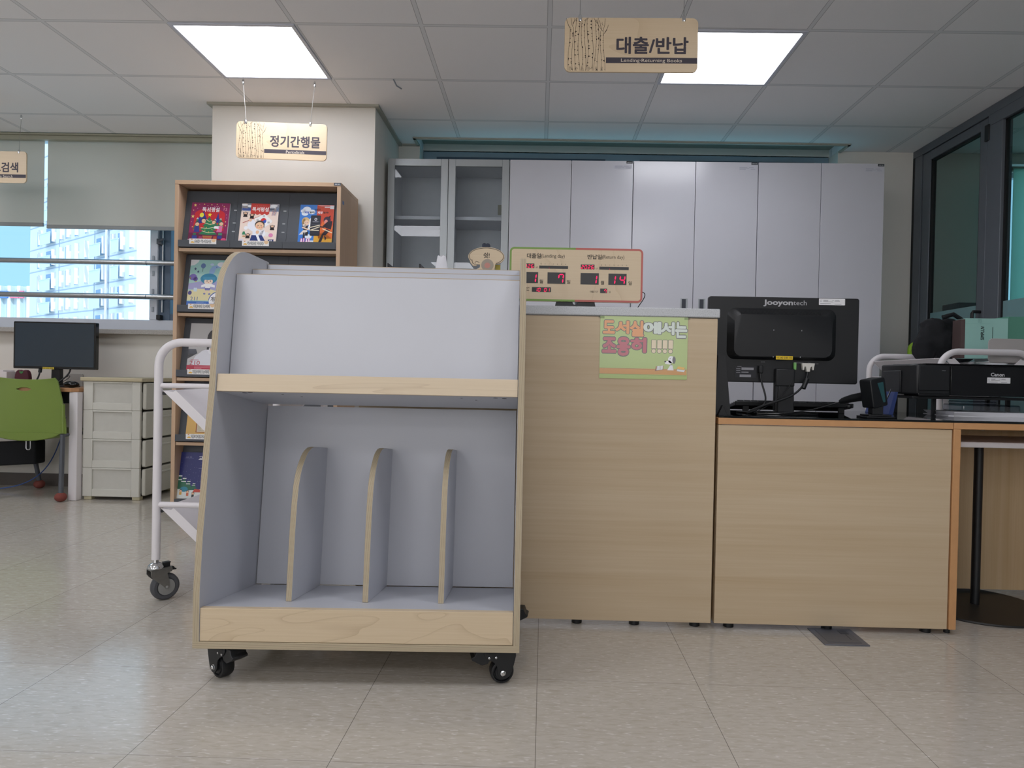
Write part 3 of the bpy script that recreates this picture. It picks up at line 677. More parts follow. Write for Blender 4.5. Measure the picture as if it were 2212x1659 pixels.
# a simple sitting dog and two books
a.poly([(X(1530), Z(928)), (X(1612), Z(928)), (X(1596), Z(860)), (X(1570), Z(860))], '#E2E4E6').up()
a.ell(X(1578), Z(790), .0105, .0125, '#E8EAEC').poly([(X(1560), Z(800)), (X(1500), Z(815)), (X(1505), Z(845)), (X(1570), Z(855)), (X(1590), Z(830))], '#E8EAEC').up()
a.ell(X(1614), Z(795), .0056, .0125, '#4A4A4C').ell(X(1506), Z(816), .0035, .0026, '#2C2C2E').ell(X(1566), Z(775), .0012, .0016, '#2C2C2E').line([(X(1566), Z(857)), (X(1594), Z(857))], .0014, '#3A3A3C')
a.poly([(X(1650), Z(935)), (X(1740), Z(948)), (X(1755), Z(915)), (X(1660), Z(905))], '#DDE2E4').up().poly([(X(1648), Z(905)), (X(1740), Z(920)), (X(1755), Z(890)), (X(1668), Z(875))], '#E0B04A').up().line([(X(1650), Z(907)), (X(1740), Z(921)), (X(1755), Z(892))], .0008, '#6A5020')
a.build('print', PRINTL, po)
b = MB()
for x, z in ((-.006, .205), (.287, .205)): b.box(x, x+.02, -.0022, -.0016, z, z+.0095)
b.build('clear_tape', glass('clear_tape', (.85, .87, .85), .5, .2), po, smooth=False)

# lending / return day board
BIRCH = maple('birch_plywood', '#D9C6A9', '#D0BA9A', '#BDA381', 5, 1.6, 5)
cb = thing('date_board', 'wooden electronic board of lending and return dates with red digits', 'date board', (.127, 2.55, 1.0995))
z0 = 1.0995
MB().prism(rr_pts(-.243, 1.132-z0, .244, 1.328-z0, .016), 'y', 0, .02).build('board', BIRCH, cb, bev=.001)
bx = lambda x: (x-680)/1365*.487-.243
bz = lambda y: 1.328-z0-(y-175)/565*.196
a = Art((0, -.0003, 0))
ring = rr_pts(-.243+.0035, 1.132-z0+.0035, .244-.0035, 1.328-z0-.0035, .014, 8); mx_ = bx(1355)
rgt = [p for p in ring if p[0] > mx_]; lft = [p for p in ring if p[0] <= mx_]
n1 = len(rr_pts(0, 0, 1, 1, .1, 8))//4
tr_, tl_, bl_, br_ = ring[:9], ring[9:18], ring[18:27], ring[27:]
a.line([(mx_, tr_[-1][1])]+list(reversed(tr_))+list(reversed(br_))+[(mx_, br_[0][1])], .007, '#BE6A62')
a.line([(mx_, tl_[0][1])]+tl_+bl_+[(mx_, bl_[-1][1])], .007, '#7FA052')
a.up()
INK = '#2A2622'
for s_, x0, y0, x1, y1, bd in (('대출일', 858, 240, 1000, 291, .015), ('(Lending day)', 1004, 245, 1243, 294, 0), ('반납일', 1478, 241, 1622, 291, .015), ('(Return day)', 1626, 245, 1852, 294, 0), ('월', 990, 513, 1027, 554, .01), ('일', 1270, 515, 1305, 554, .01),
                               ('월', 1617, 515, 1652, 555, .01), ('일', 1900, 515, 1933, 555, .01), ('년', 948, 377, 966, 393, 0), ('년', 1563, 379, 1581, 395, 0), ('AM', 855, 598, 887, 611, .01), ('PM', 855, 624, 885, 637, .01), ('대출기간', 1508, 621, 1593, 643, 0), ('일', 1702, 622, 1720, 642, 0)):
    a.text(s_, bx(x0), bz(y1), bx(x1), bz(y0), INK, bd)
for x0, xx in ((1002, 42), (1619, 43)):
    for i, d in enumerate('월화수목금토일'): a.text(d, bx(x0+i*xx-5), bz(355), bx(x0+i*xx+5), bz(344), INK)
a.build('lettering', PRINT, cb)
a = Art((0, -.0006, 0))
for x0, y0, x1, y1 in ((795, 347, 935, 395), (985, 367, 1280, 398), (1410, 348, 1550, 397), (1600, 368, 1900, 398), (790, 437, 975, 553), (1072, 437, 1255, 556), (1410, 437, 1597, 557), (1695, 438, 1880, 556), (915, 595, 1110, 645), (1613, 597, 1685, 645)):
    a.rect(bx(x0), bz(y1), bx(x1), bz(y0), '#0E0D12')
a.build('display_window', PRINTG, cb)
SEG = {'0': 'abcdef', '1': 'bc', '2': 'abged', '4': 'fgbc', '6': 'afgedc', '7': 'fabc'}
def seg(a, d, x, y, w, h, t):
    m = h/2; g = t*.35; k = .12*h
    E = {'a': ((g, h), (w-g, h)), 'd': ((g, 0), (w-g, 0)), 'g': ((g, m), (w-g, m)), 'f': ((0, h-g), (0, m+g)), 'b': ((w, h-g), (w, m+g)), 'e': ((0, m-g), (0, g)), 'c': ((w, m-g), (w, g))}
    for s_ in SEG[d]:
        (x0, y0), (x1, y1) = E[s_]; f = lambda px, py: (x+px+k*py/h, y+py)
        mx, my = (x0+x1)/2, (y0+y1)/2
        a.line([f(x0, y0), f(x0*.75+x1*.25, y0*.75+y1*.25), f(x0*.25+x1*.75, y0*.25+y1*.75), f(x1, y1)], [t*.35, t, t, t*.35], '#FF2060')
u_ = .487/1365
def num(s_, x0, y1, w, h, step, t):
    for i, d in enumerate(s_):
        a = Art((0, -.0010, 0)); seg(a, d, bx(x0+i*step), bz(y1), w*u_, h*u_, t*u_); a.build('digit', RED, cb)
num('2026', 800, 392, 20, 34, 34, 4.5); num('2026', 1415, 393, 20, 34, 34, 4.5)
num('1', 905, 545, 42, 84, 60, 11); num('7', 1180, 546, 46, 86, 60, 11); num('1', 1525, 548, 42, 84, 60, 11); num('1', 1718, 548, 40, 84, 60, 11); num('4', 1808, 548, 46, 84, 60, 11)
num('10', 945, 640, 20, 34, 32, 4.5); num('01', 1040, 640, 20, 34, 32, 4.5); num('7', 1655, 640, 18, 30, 20, 4.5)
for x_ in (1087, 1705): Art((0, -.0010, 0)).ell(bx(x_), bz(391), .0008, .0008, '#FF2060', 8).build('weekday_dot', RED, cb)
MB().prism([(-.072, 0), (.074, 0), (.077, .006), (.071, .031), (.010, .031), (.005, .022), (-.005, .022), (-.010, .031), (-.070, .031), (-.076, .006)], 'y', .004, .05).build('stand', BLACKP, cb, bev=.001)
MB().tube(bez([(.243, .012, .072), (.262, .012, .075), (.262, .012, .05), (.236, .02, .035), (.226, .03, .004)], 16), .0016, 8).ball((.243, .012, .073), .004).build('power_cord', BLACKP, cb)

# hush sign beside it
hs = thing('hush_sign', 'wooden speech bubble sign reading hush beside the date board', 'sign', (-.2015, 2.55, 1.0995))
qx = lambda x: (x-435)*.000353
qz = lambda y: 1.290-1.0995-(y-258)*.000353
sil = [(qx(435+185*math.cos(t_)), qz(258-97*math.sin(t_))) for t_ in [i*2*PI/40 for i in range(0, 24)]]
sil = [(qx(435+188*math.cos(t_*PI/180)), qz(258-100*math.sin(t_*PI/180))) for t_ in range(-40, 216, 8)]+[(qx(268), qz(320)), (qx(300), qz(356)), (qx(336), qz(352)), (qx(330), qz(336))]
sil += [(qx(370), qz(340)), (qx(372), qz(368)), (qx(330), qz(392)), (qx(310), qz(520)), (qx(320), qz(760)), (qx(560), qz(760)), (qx(580), qz(520)), (qx(520), qz(400)), (qx(530), qz(330))]
MB().prism(sil, 'y', 0, .009).build('board', BIRCH, hs, bev=.0008)
a = Art((0, -.0003, 0))
el = [(qx(435+178*math.cos(t_*PI/180)), qz(255-87*math.sin(t_*PI/180))) for t_ in range(-55, 213, 6)]
a.line(el+[(qx(287), qz(290)), (qx(292), qz(325)), (qx(325), qz(344)), (qx(318), qz(322)), (qx(330), qz(308)), (qx(365), qz(318))], .0017, '#2A2622').up()
a.text('쉿!', qx(405), qz(272), qx(468), qz(215), '#2A2622', .014)
a.ell(qx(448), qz(345), .0228, .0222, '#A59A8C', 30).up().ell(qx(447), qz(348), .0108, .0102, '#C58C80', 24)
a.build('print', PRINT, hs)
MB().box(qx(527), qx(580), .012, .018, -1.2+1.2, qz(333)).build('olive_panel', pm('olive_board', '#9C9038', .6), hs, bev=.001)
MB().box(qx(320), qx(560), -.005, .03, 0, .008).build('foot', BIRCH, hs, bev=.001)
MB().prism([(qx(388), qz(165)), (qx(386), qz(128)), (qx(396), qz(114)), (qx(415), qz(110)), (qx(428), qz(118)), (qx(445), qz(112)), (qx(462), qz(118)), (qx(471), qz(132)), (qx(472), qz(165))], 'y', .0095, .016).build('cap', pm('navy_board', '#252D40', .6), hs, bev=.001)
# tissue box and tray mostly hidden by the cart
tb = thing('tissue_box', 'white tissue poking up behind the top of the display cart', 'tissue box', (-.365, 2.55, 1.0995))
MB().box(-.06, .06, -.05, .05, 0, .085).build('box', pm('tissue_carton', '#D8D2C8', .7), tb, bev=.002)
b = MB()
for i, (r, h, s) in enumerate(((.030, .085, 0), (.027, .13, 1), (.022, .16, 0), (.017, .186, 1), (.013, .189, 0))):
    b.v += [((r*(1+.10*((j*7+i*3) % 3-1)))*math.cos(2*PI*j/12), r*.55*math.sin(2*PI*j/12), h+.003*((j*5) % 3-1)*(i > 2)) for j in range(12)]
b.f = [(i*12+j, i*12+(j+1) % 12, (i+1)*12+(j+1) % 12, (i+1)*12+j) for i in range(4) for j in range(12)]+[tuple(48+j for j in range(12))]; b.m = [0]*len(b.f)
b.build('tissue', PAPERW, tb)
tr2 = tag(MB().box(-.06, .06, -.1, .1, 0, .004).box(-.06, -.055, -.1, .1, .004, .153).box(.055, .06, -.1, .1, .004, .153).box(-.055, .055, .095, .1, .004, .153).build('letter_tray', BLACKP, bev=.002, loc=(-.494, 2.60, 1.0995)), 'black tray whose top edge shows just above the display cart', 'tray')
# ================================================================== on the low desk
DZ = .7345
mo = thing('monitor', 'black monitor seen from behind on the low desk', 'monitor', (.912, 2.62, DZ))
mx0, mx1, mz0, mz1 = .632-.912, 1.19-.912, .851-DZ, 1.171-DZ
MB().prism(rr_pts(mx0, mz0, mx1, mz1, .008, 4), 'y', 0, .03).build('back_cover', BLACKP, mo, bev=.003)
MB().box(mx0+.012, mx1-.012, .0302, .031, mz0+.016, mz1-.012).build('screen', BLACKG, mo)
hp = rr_pts(.700-.912, .936-DZ, 1.105-.912, 1.128-DZ, .03, 6); hq = rr_pts(.722-.912, .946-DZ, 1.083-.912, 1.104-DZ, .03, 6)
b = MB(); n = len(hp); b.v = [(p[0], 0, p[1]) for p in hp]+[(p[0], -.022, p[1]) for p in hq]
b.f = [(i, (i+1) % n, n+(i+1) % n, n+i) for i in range(n)]+[tuple(n+i for i in range(n))]; b.m = [0]*len(b.f)
hm = b.build('rear_housing', BLACKP, mo, bev=.004)
b = MB()
for i in range(58): b.prism([(-.0003, 1.1235-DZ), (-.0215, 1.1035-DZ), (-.0235, 1.1045-DZ), (-.0018, 1.1258-DZ)], 'x', .745-.912+i*.0052, .745-.912+i*.0052+.0026)
b.build('vent_slats', BLACKP, hm, smooth=False)
NECK = MB().box(.885-.912, .944-.912, .006, .026, .01, .17).box(.878-.912, .948-.912, -.026, .004, .898-DZ-.06, .898-DZ+.006)
NECK.prism([(.886-.912, .006), (.950-.912, .006), (.944-.912, .166), (.889-.912, .166)], 'y', -.024, .006).build('neck', BLACKP, mo, bev=.004)
MB().prism([(-.155, .055), (-.11, -.05), (.0, -.075), (.115, -.05), (.155, .055), (.12, .10), (-.12, .10)], 'z', 0, .006).build('base', BLACKG, mo, bev=.002)
a = Art((0, -.0006, 0))
a.text('Jooyon', .8345-.912, 1.1365-DZ, .942-.912, 1.1605-DZ, '#B4B4B8', .035).text('tech', .9445-.912, 1.1425-DZ, .994-.912, 1.1598-DZ, '#B4B4B8', -.004)
a.build('lettering', PRINT, mo)
def asset_label(name, par, x0, z0, x1, z1, y, border='#C8C8CC'):
    w_, h_ = x1-x0, z1-z0
    a = Art((x0, y, z0), (w_, 0, 0), (0, 0, h_))
    a.rrect(0, 0, 1, 1, .04, '#E9E9EC').up().line([(.03, .1), (.97, .1), (.97, .88), (.03, .88)], .012, border, True)
    a.rect(.05, .5, .11, .78, '#9A9AA0').up().rect(.058, .54, .102, .74, '#E9E9EC')
    for i, (p, q, r) in enumerate(((.17, .36, .76), (.5, .58, .76), (.62, .78, .76), (.17, .35, .64), (.17, .55, .5), (.6, .8, .62), (.05, .45, .22), (.6, .86, .16))): a.rect(p, r-.03, q, r+.03, '#77777C')
    return a.build(name, PRINT, par)
asset_label('asset_label', mo, 1.039-.912, 1.145-DZ, 1.136-.912, 1.169-DZ, -.0006)
a = Art((.877-.912, -.0226, .9375-DZ), (.0625, 0, 0), (0, 0, .0135)); a.rect(0, 0, 1, 1, '#E2C02C').up().text('10 242 238 115', .05, .25, .95, .75, '#3A3418', .01); a.build('yellow_label', PRINT, mo)
a = Art((.734-.912, -.0006, .868-DZ), (.078, 0, 0), (0, 0, .042)); a.rect(0, 0, 1, 1, '#2A2B30').up()
for p in ((.3, .68, .88, .9), (.3, .44, .64, .52), (.22, .05, .76, .27), (.05, .75, .25, .8), (.05, .6, .25, .64), (.05, .42, .25, .46), (.1, .96, .3, 1.0)): a.rect(*p, '#9C9CA2')
a.build('rating_label', PRINT, mo)
a = Art((0, -.0225, 0))
for t_, x_, z_ in (('AC IN', .822, .9275), ('AUDIO IN', .945, .9265), ('HDMI', .968, .9265), ('DVI', .996, .9265), ('D-SUB', 1.02, .9245)): a.text(t_, x_-.912, z_-DZ-.0015-.0, x_-.912+.0028*len(t_), z_-DZ+.001, '#A8A8AC')
for x_, z_ in ((.867, 1.046), (.970, 1.046), (.867, .947), (.967, .948)): a.ell(x_-.912, z_-DZ, .0016, .0028, '#A0A0A4', 10)
a.build('port_marks', PRINT, mo)
MB().box(.947-.912, .956-.912, -.018, -.004, .9-DZ, .928-DZ).build('audio_plug', pm('green_plug', '#7DB86A', .5), mo, bev=.002)
b = MB().prism([(-.024, 0), (.024, 0), (.022, -.012), (.020, -.026), (.015, -.026), (.014, -.013), (.009, -.014), (.007, -.024), (.006, -.032), (-.006, -.032), (-.007, -.024), (-.009, -.014), (-.014, -.013), (-.015, -.026), (-.020, -.026), (-.022, -.012)], 'y', -.018, -.002)
b.xf(Matrix.Translation((1.0-.912, 0, .926-DZ))).build('display_plug', pm('ivory_plug', '#D8D6CE', .5), mo, bev=.0015)
MB().box(.816-.912, .832-.912, -.022, -.003, .885-DZ, .915-DZ).build('power_plug', BLACKP, mo, bev=.003)
b = MB().tube(bez([(.824-.912, -.012, .887-DZ), (.828-.912, -.02, .82-DZ), (.85-.912, -.03, .80-DZ), (.862-.912, -.04, .74-DZ+.02), (.80-.912, -.03, .745-DZ), (.775-.912, -.02, .003)], 20), .0035, 8)
b.tube(bez([(.999-.912, -.011, .895-DZ), (.998-.912, -.02, .86-DZ), (.96-.912, -.05, .79-DZ), (.90-.912, -.05, .79-DZ), (.83-.912, -.045, .775-DZ), (.775-.912, -.02, .003)], 22), .0038, 8)
b.tube(bez([(.951-.912, -.012, .902-DZ), (.945-.912, -.03, .84-DZ), (.89-.912, -.05, .785-DZ), (.80-.912, -.03, .004)], 16), .0016, 6)
b.cyl((.992-.912, -.026, .868-DZ), (.976-.912, -.035, .832-DZ), .009, 12)
b.build('cables', BLACKP, mo)
# calendar tent
tn = thing('desk_calendar', 'black folded card stand at the left end of the low desk against the counter', 'calendar', (.648, 2.46, DZ))
b = MB().prism([(-.055, 0), (-.051, 0), (.001, .205), (-.002, .211), (-.006, .207)], 'y', -.0, .16)
b = MB().prism([(-.028, 0), (.029, 0), (.008, .209), (-.020, .209)], 'y', .0, .0025)
b.add([(-.028, .0025, 0), (.029, .0025, 0), (.008, .0025, .209), (-.020, .0025, .209), (-.028, .11, 0), (.029, .11, 0), (.008, .012, .209), (-.020, .012, .209)], [(0, 1, 5, 4), (1, 2, 6, 5), (2, 3, 7, 6), (3, 0, 4, 7), (4, 5, 6, 7), (0, 3, 2, 1)])
b.prism([(-.02, .0), (.012, .0), (-.004, .034)], 'y', -.022, -.0005)
b.build('card_stand', BLACKP, tn, bev=.0006)
# keyboard behind the monitor
kb = thing('keyboard', 'black keyboard tilted on its feet behind the black monitor', 'keyboard', (1.02, 2.86, DZ))
b = MB().prism([(-.07, .022), (.07, .002), (.07, .016), (-.07, .040)], 'x', -.235, .235)
b.build('case', BLACKP, kb, bev=.003)
b = MB()
for i in range(16):
    for j in range(5): b.box(-.222+i*.0278, -.222+i*.0278+.0225, -.055+j*.026-.009, -.055+j*.026+.009, .036-j*.0045, .0445-j*.0045)
b.build('keys', pm('dark_keys', '#2A2C30', .5), kb, bev=.001, smooth=False)
for x in (-.19, .19): MB().box(x-.012, x+.012, -.063, -.055, 0, .026).build('foot', BLACKP, kb, bev=.001)
# barcode scanner
sc_ = thing('barcode_scanner', 'black barcode scanner on a stand at the front edge of the low desk', 'barcode scanner', (1.195, 2.475, DZ), 0)
MB().box(-.05, .05, -.03, .05, 0, .006).box(-.04, .04, -.025, .045, .006, .012).box(-.018, .02, -.005, .03, .012, .045).build('stand', BLACKP, sc_, bev=.002)
M = Matrix.Translation((-.006, .01, .088)) @ Matrix.Rotation(math.radians(20), 4, 'Z') @ Matrix.Rotation(math.radians(-11), 4, 'Y')
hd = MB().prism(rr_pts(-.033, -.05, .033, .052, .008, 4), 'y', -.022, .03).xf(M).build('head', BLACKP, sc_, bev=.003)
MB().prism([(-.004, .036), (.022, .036), (.022, -.036), (.012, -.036)], 'y', -.0232, -.0222).xf(M).build('scan_window', pm('teal_dark_glass', '#2C5458', .1), hd)
MB().tube(bez([(-.01, .04, .075), (-.03, .08, .073), (-.055, .11, .062), (-.075, .13, .05)], 8), [.018, .017, .016, .015, .015, .014, .013, .012, .008], 14).ball((-.05, .11, .035), .010).build('handle', BLACKP, sc_)
MB().tube(bez([(-.075, .13, .05), (-.14, .14, .03), (-.2, .10, .004), (-.30, .12, .006), (-.36, .10, .004)], 16), .0025, 6).build('cable', BLACKP, sc_)
# printer on a riser
ri = thing('printer_stand', 'thin black legged stand carrying the black printer', 'stand', (1.72, 2.86, DZ))
MB().box(-.25, .25, -.10, .17, .066, .076).build('platform', BLACKP, ri, bev=.001)
for x, y in ((-.10, .02), (-.19, .15), (.2, .02), (.2, .15)): MB().box(x-.007, x+.007, y-.007, y+.007, 0, .0665).build('leg', BLACKP, ri, bev=.001)
pr = thing('printer', 'black inkjet printer on a stand at the right edge of the desk', 'printer', (1.482, 2.75, .811))
b = MB().prism([(0, .0), (.45, 0), (.45, .27), (.02, .27), (-.02, .25), (-.02, .03)], 'z', .006, .125)
b.build('body', BLACKP, pr, bev=.006)
MB().box(.125, .45, -.006, .0, .004, .119).build('front_panel', BLACKG, pr, bev=.002)
MB().box(.004, .122, -.005, .0, .022, .119).build('side_front_panel', BLACKP, pr, bev=.002)
MB().prism([(.03, -.002), (.45, -.004), (.45, .26), (.03, .25)], 'z', .1252, .1285).build('scanner_lid', BLACKG, pr, bev=.001)
MB().prism([(.0, -.008), (.12, -.012), (.12, .1), (.0, .1)], 'z', .0, .012).build('paper_tray', BLACKG, pr, bev=.002)
MB().box(-.028, -.019, .08, .22, .01, .10).build('side_cover', BLACKP, pr, bev=.003)
a = Art((0, -.0065, 0)); a.text('Canon', 1.7615-1.482, .894-.811, 1.8135-1.482, .907-.811, '#C6C6CA', .03).rect(.09, .1, .105, .1015, '#8A8A8E'); a.build('lettering', PRINT, pr)
asset_label('asset_label', pr, 1.7475-1.482, .8665-.811, 1.837-1.482, .889-.811, -.0066)
pp = thing('paper_stack', 'stack of loose white papers under the black printer', 'papers', (1.78, 2.86, DZ))
for i in range(7):
    b = MB().box(-.15, .16, -.105, .10, 0, .0022).xf(Matrix.Rotation(math.radians((i*37) % 9-4), 4, 'Z')); b.xf(Matrix.Translation((((i*13) % 7-3)*.003, 0, i*.0024)))
    b.build('sheet', PAPERW, pp)
pk = tag(MB().box(-.11, .12, -.07, .07, 0, .028).box(-.10, .04, -.05, .05, .028, .042).build('clear_plastic_packet', glass('cloudy_plastic', (.62, .65, .7), 1.5, .25, .12), bev=.006, loc=(1.80, 2.87, DZ+.0171)), 'crumpled clear plastic packet on the papers under the printer', 'plastic packet')
tag(MB().prism([(-.012, 0), (.006, 0), (.024, .09), (.010, .09)], 'y', 0, .2).build('blue_folder', [pm('navy_folder', '#2C3F78', .5)], bev=.001, loc=(1.40, 2.78, DZ)), 'thin navy blue folder leaning left of the printer', 'folder')
tag(MB().tube(bez([(0, 0, .003), (.02, 0, .03), (.05, .02, .07), (.08, .06, .10)], 8), .0025, 8).build('usb_cable', [BLACKP], loc=(1.315, 2.72, DZ)), 'thin black cable rising from the desk between scanner and printer', 'cable')

# ================================================================== cupboards at the back wall
CR = math.radians(-.9)
def cab_xy(i): return (-1.008+i*.7935*math.cos(CR), 4.53+i*.7935*math.sin(CR), 0)
CWD = .792; HT = 2.253
GREYC = pm('cupboard_grey_seam', '#8A8E98', .5)
def label_spots(par, x1):
    a = Art((0, -.0208, 0)); a.rect(x1-.045, HT-.018, x1-.005, HT-.002, '#2C3036').up().rect(x1-.040, HT-.0125, x1-.024, HT-.0085, '#A8ACB0').rect(x1-.021, HT-.0125, x1-.011, HT-.0085, '#A8ACB0'); a.k -= 1
    a.rect(x1-.125, HT-.052, x1-.012, HT-.028, '#C2C4CE').up()
    for p, q, r in ((.12, .07, .033), (.12, .06, .040), (.12, .08, .046), (.06, .03, .034), (.05, .02, .045)): a.rect(x1-p, HT-r-.002, x1-q, HT-r, '#8E90A0')
    a.build('asset_sticker', PRINT, par)
labs = ['white two door cupboard beside the glass fronted cabinet', 'middle white cupboard, behind the red half of the date board and the tall counter', 'white cupboard at the right end of the row, behind the black monitor']
for i in range(1, 4):
    t = thing('storage_cupboard', labs[i-1], 'cupboard', cab_xy(i), CR, 'white cupboards along the back wall')
    b = MB().box(.001, CWD-.001, 0, .018, .0, .06).box(.0, .018, .001, .36, 0, HT).box(CWD-.018, CWD, .001, .36, 0, HT).box(.018, CWD-.018, .001, .36, HT-.018, HT).box(.018, CWD-.018, .35, .36, .05, HT-.018)
    b.build('carcass', WHITE, t, bev=.001)
    for j in (0, 1):
        x0 = .001+j*CWD/2+.0005; x1 = x0+CWD/2-.003
        for z0, z1 in ((.065, HT-.001),):
            d = MB().box(x0, x1, -.02, -.001, z0, z1).build('door', WHITEG, t, bev=.0015)
            hx = x1-.055 if j == 0 else x0+.055; hz = (1.20, 1.378)
            b = MB().box(hx-.022, hx+.022, -.0225, -.0195, hz[0], hz[1])
            q = b.build('handle', ALU, d, bev=.001)
            MB().box(hx-.014, hx+.012, -.0232, -.0226, hz[0]+.001, hz[1]-.004).build('grip_recess', pm('handle_recess', '#3A3E48', .5), q)
    label_spots(t, CWD)
t = thing('glass_cabinet', 'grey framed cabinet with two glass doors beside the pillar', 'cabinet', cab_xy(0), CR)
INSIDE = pm('cabinet_inside', '#DADCE0', .5)
MB().box(0, .018, .001, .36, 0, HT).box(CWD-.018, CWD, .001, .36, 0, HT).box(CWD/2-.009, CWD/2+.009, .02, .36, .06, HT-.018).box(.018, CWD-.018, .001, .36, HT-.018, HT).box(.018, CWD-.018, .35, .36, .05, HT-.018).box(.018, CWD-.018, .02, .35, .05, .07).build('carcass', INSIDE, t, bev=.001)
for z in (1.895, 1.51, 1.13, .7, .35):
    for x0, x1 in ((.0185, CWD/2-.0095), (CWD/2+.0095, CWD-.0185)): MB().box(x0, x1, .04, .345, z-.022, z).build('shelf', WHITE, t, bev=.001)
for j in (0, 1):
    x0 = .001+j*CWD/2+.0005; x1 = x0+CWD/2-.003
    d = MB().box(x0, x0+.046, -.02, -.001, .065, HT-.001).box(x1-.046, x1, -.02, -.001, .065, HT-.001).box(x0+.046, x1-.046, -.02, -.001, HT-.047, HT-.001).box(x0+.046, x1-.046, -.02, -.001, .065, .11).build('door', ALU, t, bev=.0015)
    MB().box(x0+.045, x1-.045, -.013, -.009, .11, HT-.047).build('pane', PANED, d, smooth=False)
MB().box(CWD-.10, CWD-.05, .345, .3495, 1.98, 2.05).build('notice_slip', pm('pale_slip', '#A8A698', .7), t)

# ================================================================== magazine rack and magazines
RX, RY = -1.585, 3.86
rk = thing('magazine_rack', 'tall beech magazine rack with dark grey sloping panels in front of the pillar', 'magazine rack', (RX, RY, 0))
MB().box(-.465, -.443, 0, .365, .105, 1.888).build('side_panel', BEECH, rk, bev=.001)
MB().box(.443, .465, 0, .365, .105, 1.888).build('side_panel', BEECH, rk, bev=.001)
MB().box(-.465, .465, -.001, .365, 1.8885, 1.911).build('top_board', BEECHX, rk, bev=.001)
MB().box(-.4425, .4425, .345, .36, .0, 1.888).build('back_board', BEECH, rk, smooth=False)
MB().box(-.4425, .4425, .06, .34, .0, .105).build('plinth', BEECHX, rk, bev=.001)
LIPS = (1.575, 1.213, .851, .489, .127)
for r, zl in enumerate(LIPS):
    MB().box(-.4425, .4425, .006, .344, zl-.058, zl-.040).build('shelf', BEECHX, rk, bev=.001)
    for c in range(3):
        xa = -.4418+c*.2947; xb = xa+.2937
        ps = MB().prism([(.030, zl-.036), (.034, zl-.036), (.034+.065, zl+.300), (.095, zl+.300)], 'x', xa, xb).build('sloping_panel', GREYP, rk, smooth=False)
        MB().prism([(-.004, zl-.034), (.030, zl-.0385), (.030, zl-.036), (-.001, zl-.031), (-.001, zl+.004), (-.004, zl+.004)], 'x', xa-.002*(c > 0), xb-.004).build('lip', GREYP, ps, bev=.0006)
        b = MB()
        for i, dz in enumerate((.06, .11, .19)):
            for xx in ((xa+.03, xb-.03)): b.box(xx-.008, xx+.008, .0277+.0002+.0000, .029, 0, 0)
    if zl < 1.5 and zl > .2:
        pass
for c_, z_ in ((1, .105), (1, .155), (1, .23)):
    for dx in (-.02, .262):
        b = MB().box(-.008, .008, -.001, .001, -.003, .003)
        b.xf(Matrix.Translation((-.4418+.2947+dx*1.0+.012, .0292+.065*(z_-.004)/.336, 1.575+z_-.04)))
        b.build('hanging_slot', pm('bright_slot', '#A8ACB0', .4), rk, smooth=False)
def strip(text, x0, z0, w_, h_=.029):
    a = Art((x0-RX, -.0045, z0), (w_, 0, 0), (0, 0, h_))
    a.rect(0, 0, 1, 1, '#EDEBEA').up().ell(.12, .2, .07, .3, '#E8B64C', 14, 0, PI).ell(.10, .95, .03, .18, '#D98E4E', 10, PI, 2*PI).ell(.9, 1.0, .09, .65, '#E9C79E', 14, PI, 2*PI).up()
    a.text(text, .2, .22, .8, .8, '#2E2E2E', .09, ref=.03).up().up().text(text, .2, .22, .8, .8, '#F2F2F2', .012, ref=.03)
    return a.build('name_strip', PRINT, rk)
strip('초등 독서평설', -1.963, 1.557, .152); strip('독서평설 학생용', -1.667, 1.551, .151); strip('개똥이네 놀이터', -1.964, 1.195, .152); strip('개똥이네 놀이터', -1.963, .830, .152); strip('행복한교육', -1.965, .468, .152)
a = Art((0, -.0014, 0)); a.rect(.425, 1.893, .464, 1.910, '#4A525C').up().rect(.431, 1.899, .444, 1.904, '#B8BCC0').rect(.447, 1.899, .457, 1.904, '#B8BCC0'); a.build('maker_tag', PRINT, rk)
MB().box(.4655, .466, .03, .06, 1.80, 1.82).build('blue_sticker', pm('blue_sticker', '#6C8AB8', .6), rk)

def magazine(label, xc, z, y, w_, h_, art, th=.006, rot=0):
    t = thing('magazine', label, 'magazine', (RX+xc, RY+y, z), 0, 'magazines on the beech rack', (math.radians(-10.9), math.radians(rot), 0))
    MB().box(-w_/2, w_/2, .0, th, 0, h_).build('pages', PAPERW, t, smooth=False)
    a = Art((-w_/2, -.0002, 0), (w_, 0, 0), (0, 0, h_), .00006); art(a, w_/h_); a.build('cover', PRINTG, t)
    return t
def face(a, x, y, r, q, skin='#EBC3A0', hair='#3A2C28'):
    a.ell(x, y+r*.25*q, r*1.08, r*1.02*q, hair).up().ell(x, y, r*.92, r*.88*q, skin).up()
    a.ell(x-r*.35, y+.05*r, r*.09, r*.12*q, '#2A2220', 8).ell(x+r*.35, y+.05*r, r*.09, r*.12*q, '#2A2220', 8).ell(x-r*.5, y-r*.3*q, r*.2, r*.15*q, '#E08A80', 10).ell(x+r*.5, y-r*.3*q, r*.2, r*.15*q, '#E08A80', 10).rect(x-r*.15, y-r*.42*q, x+r*.15, y-r*.36*q, '#B05048')
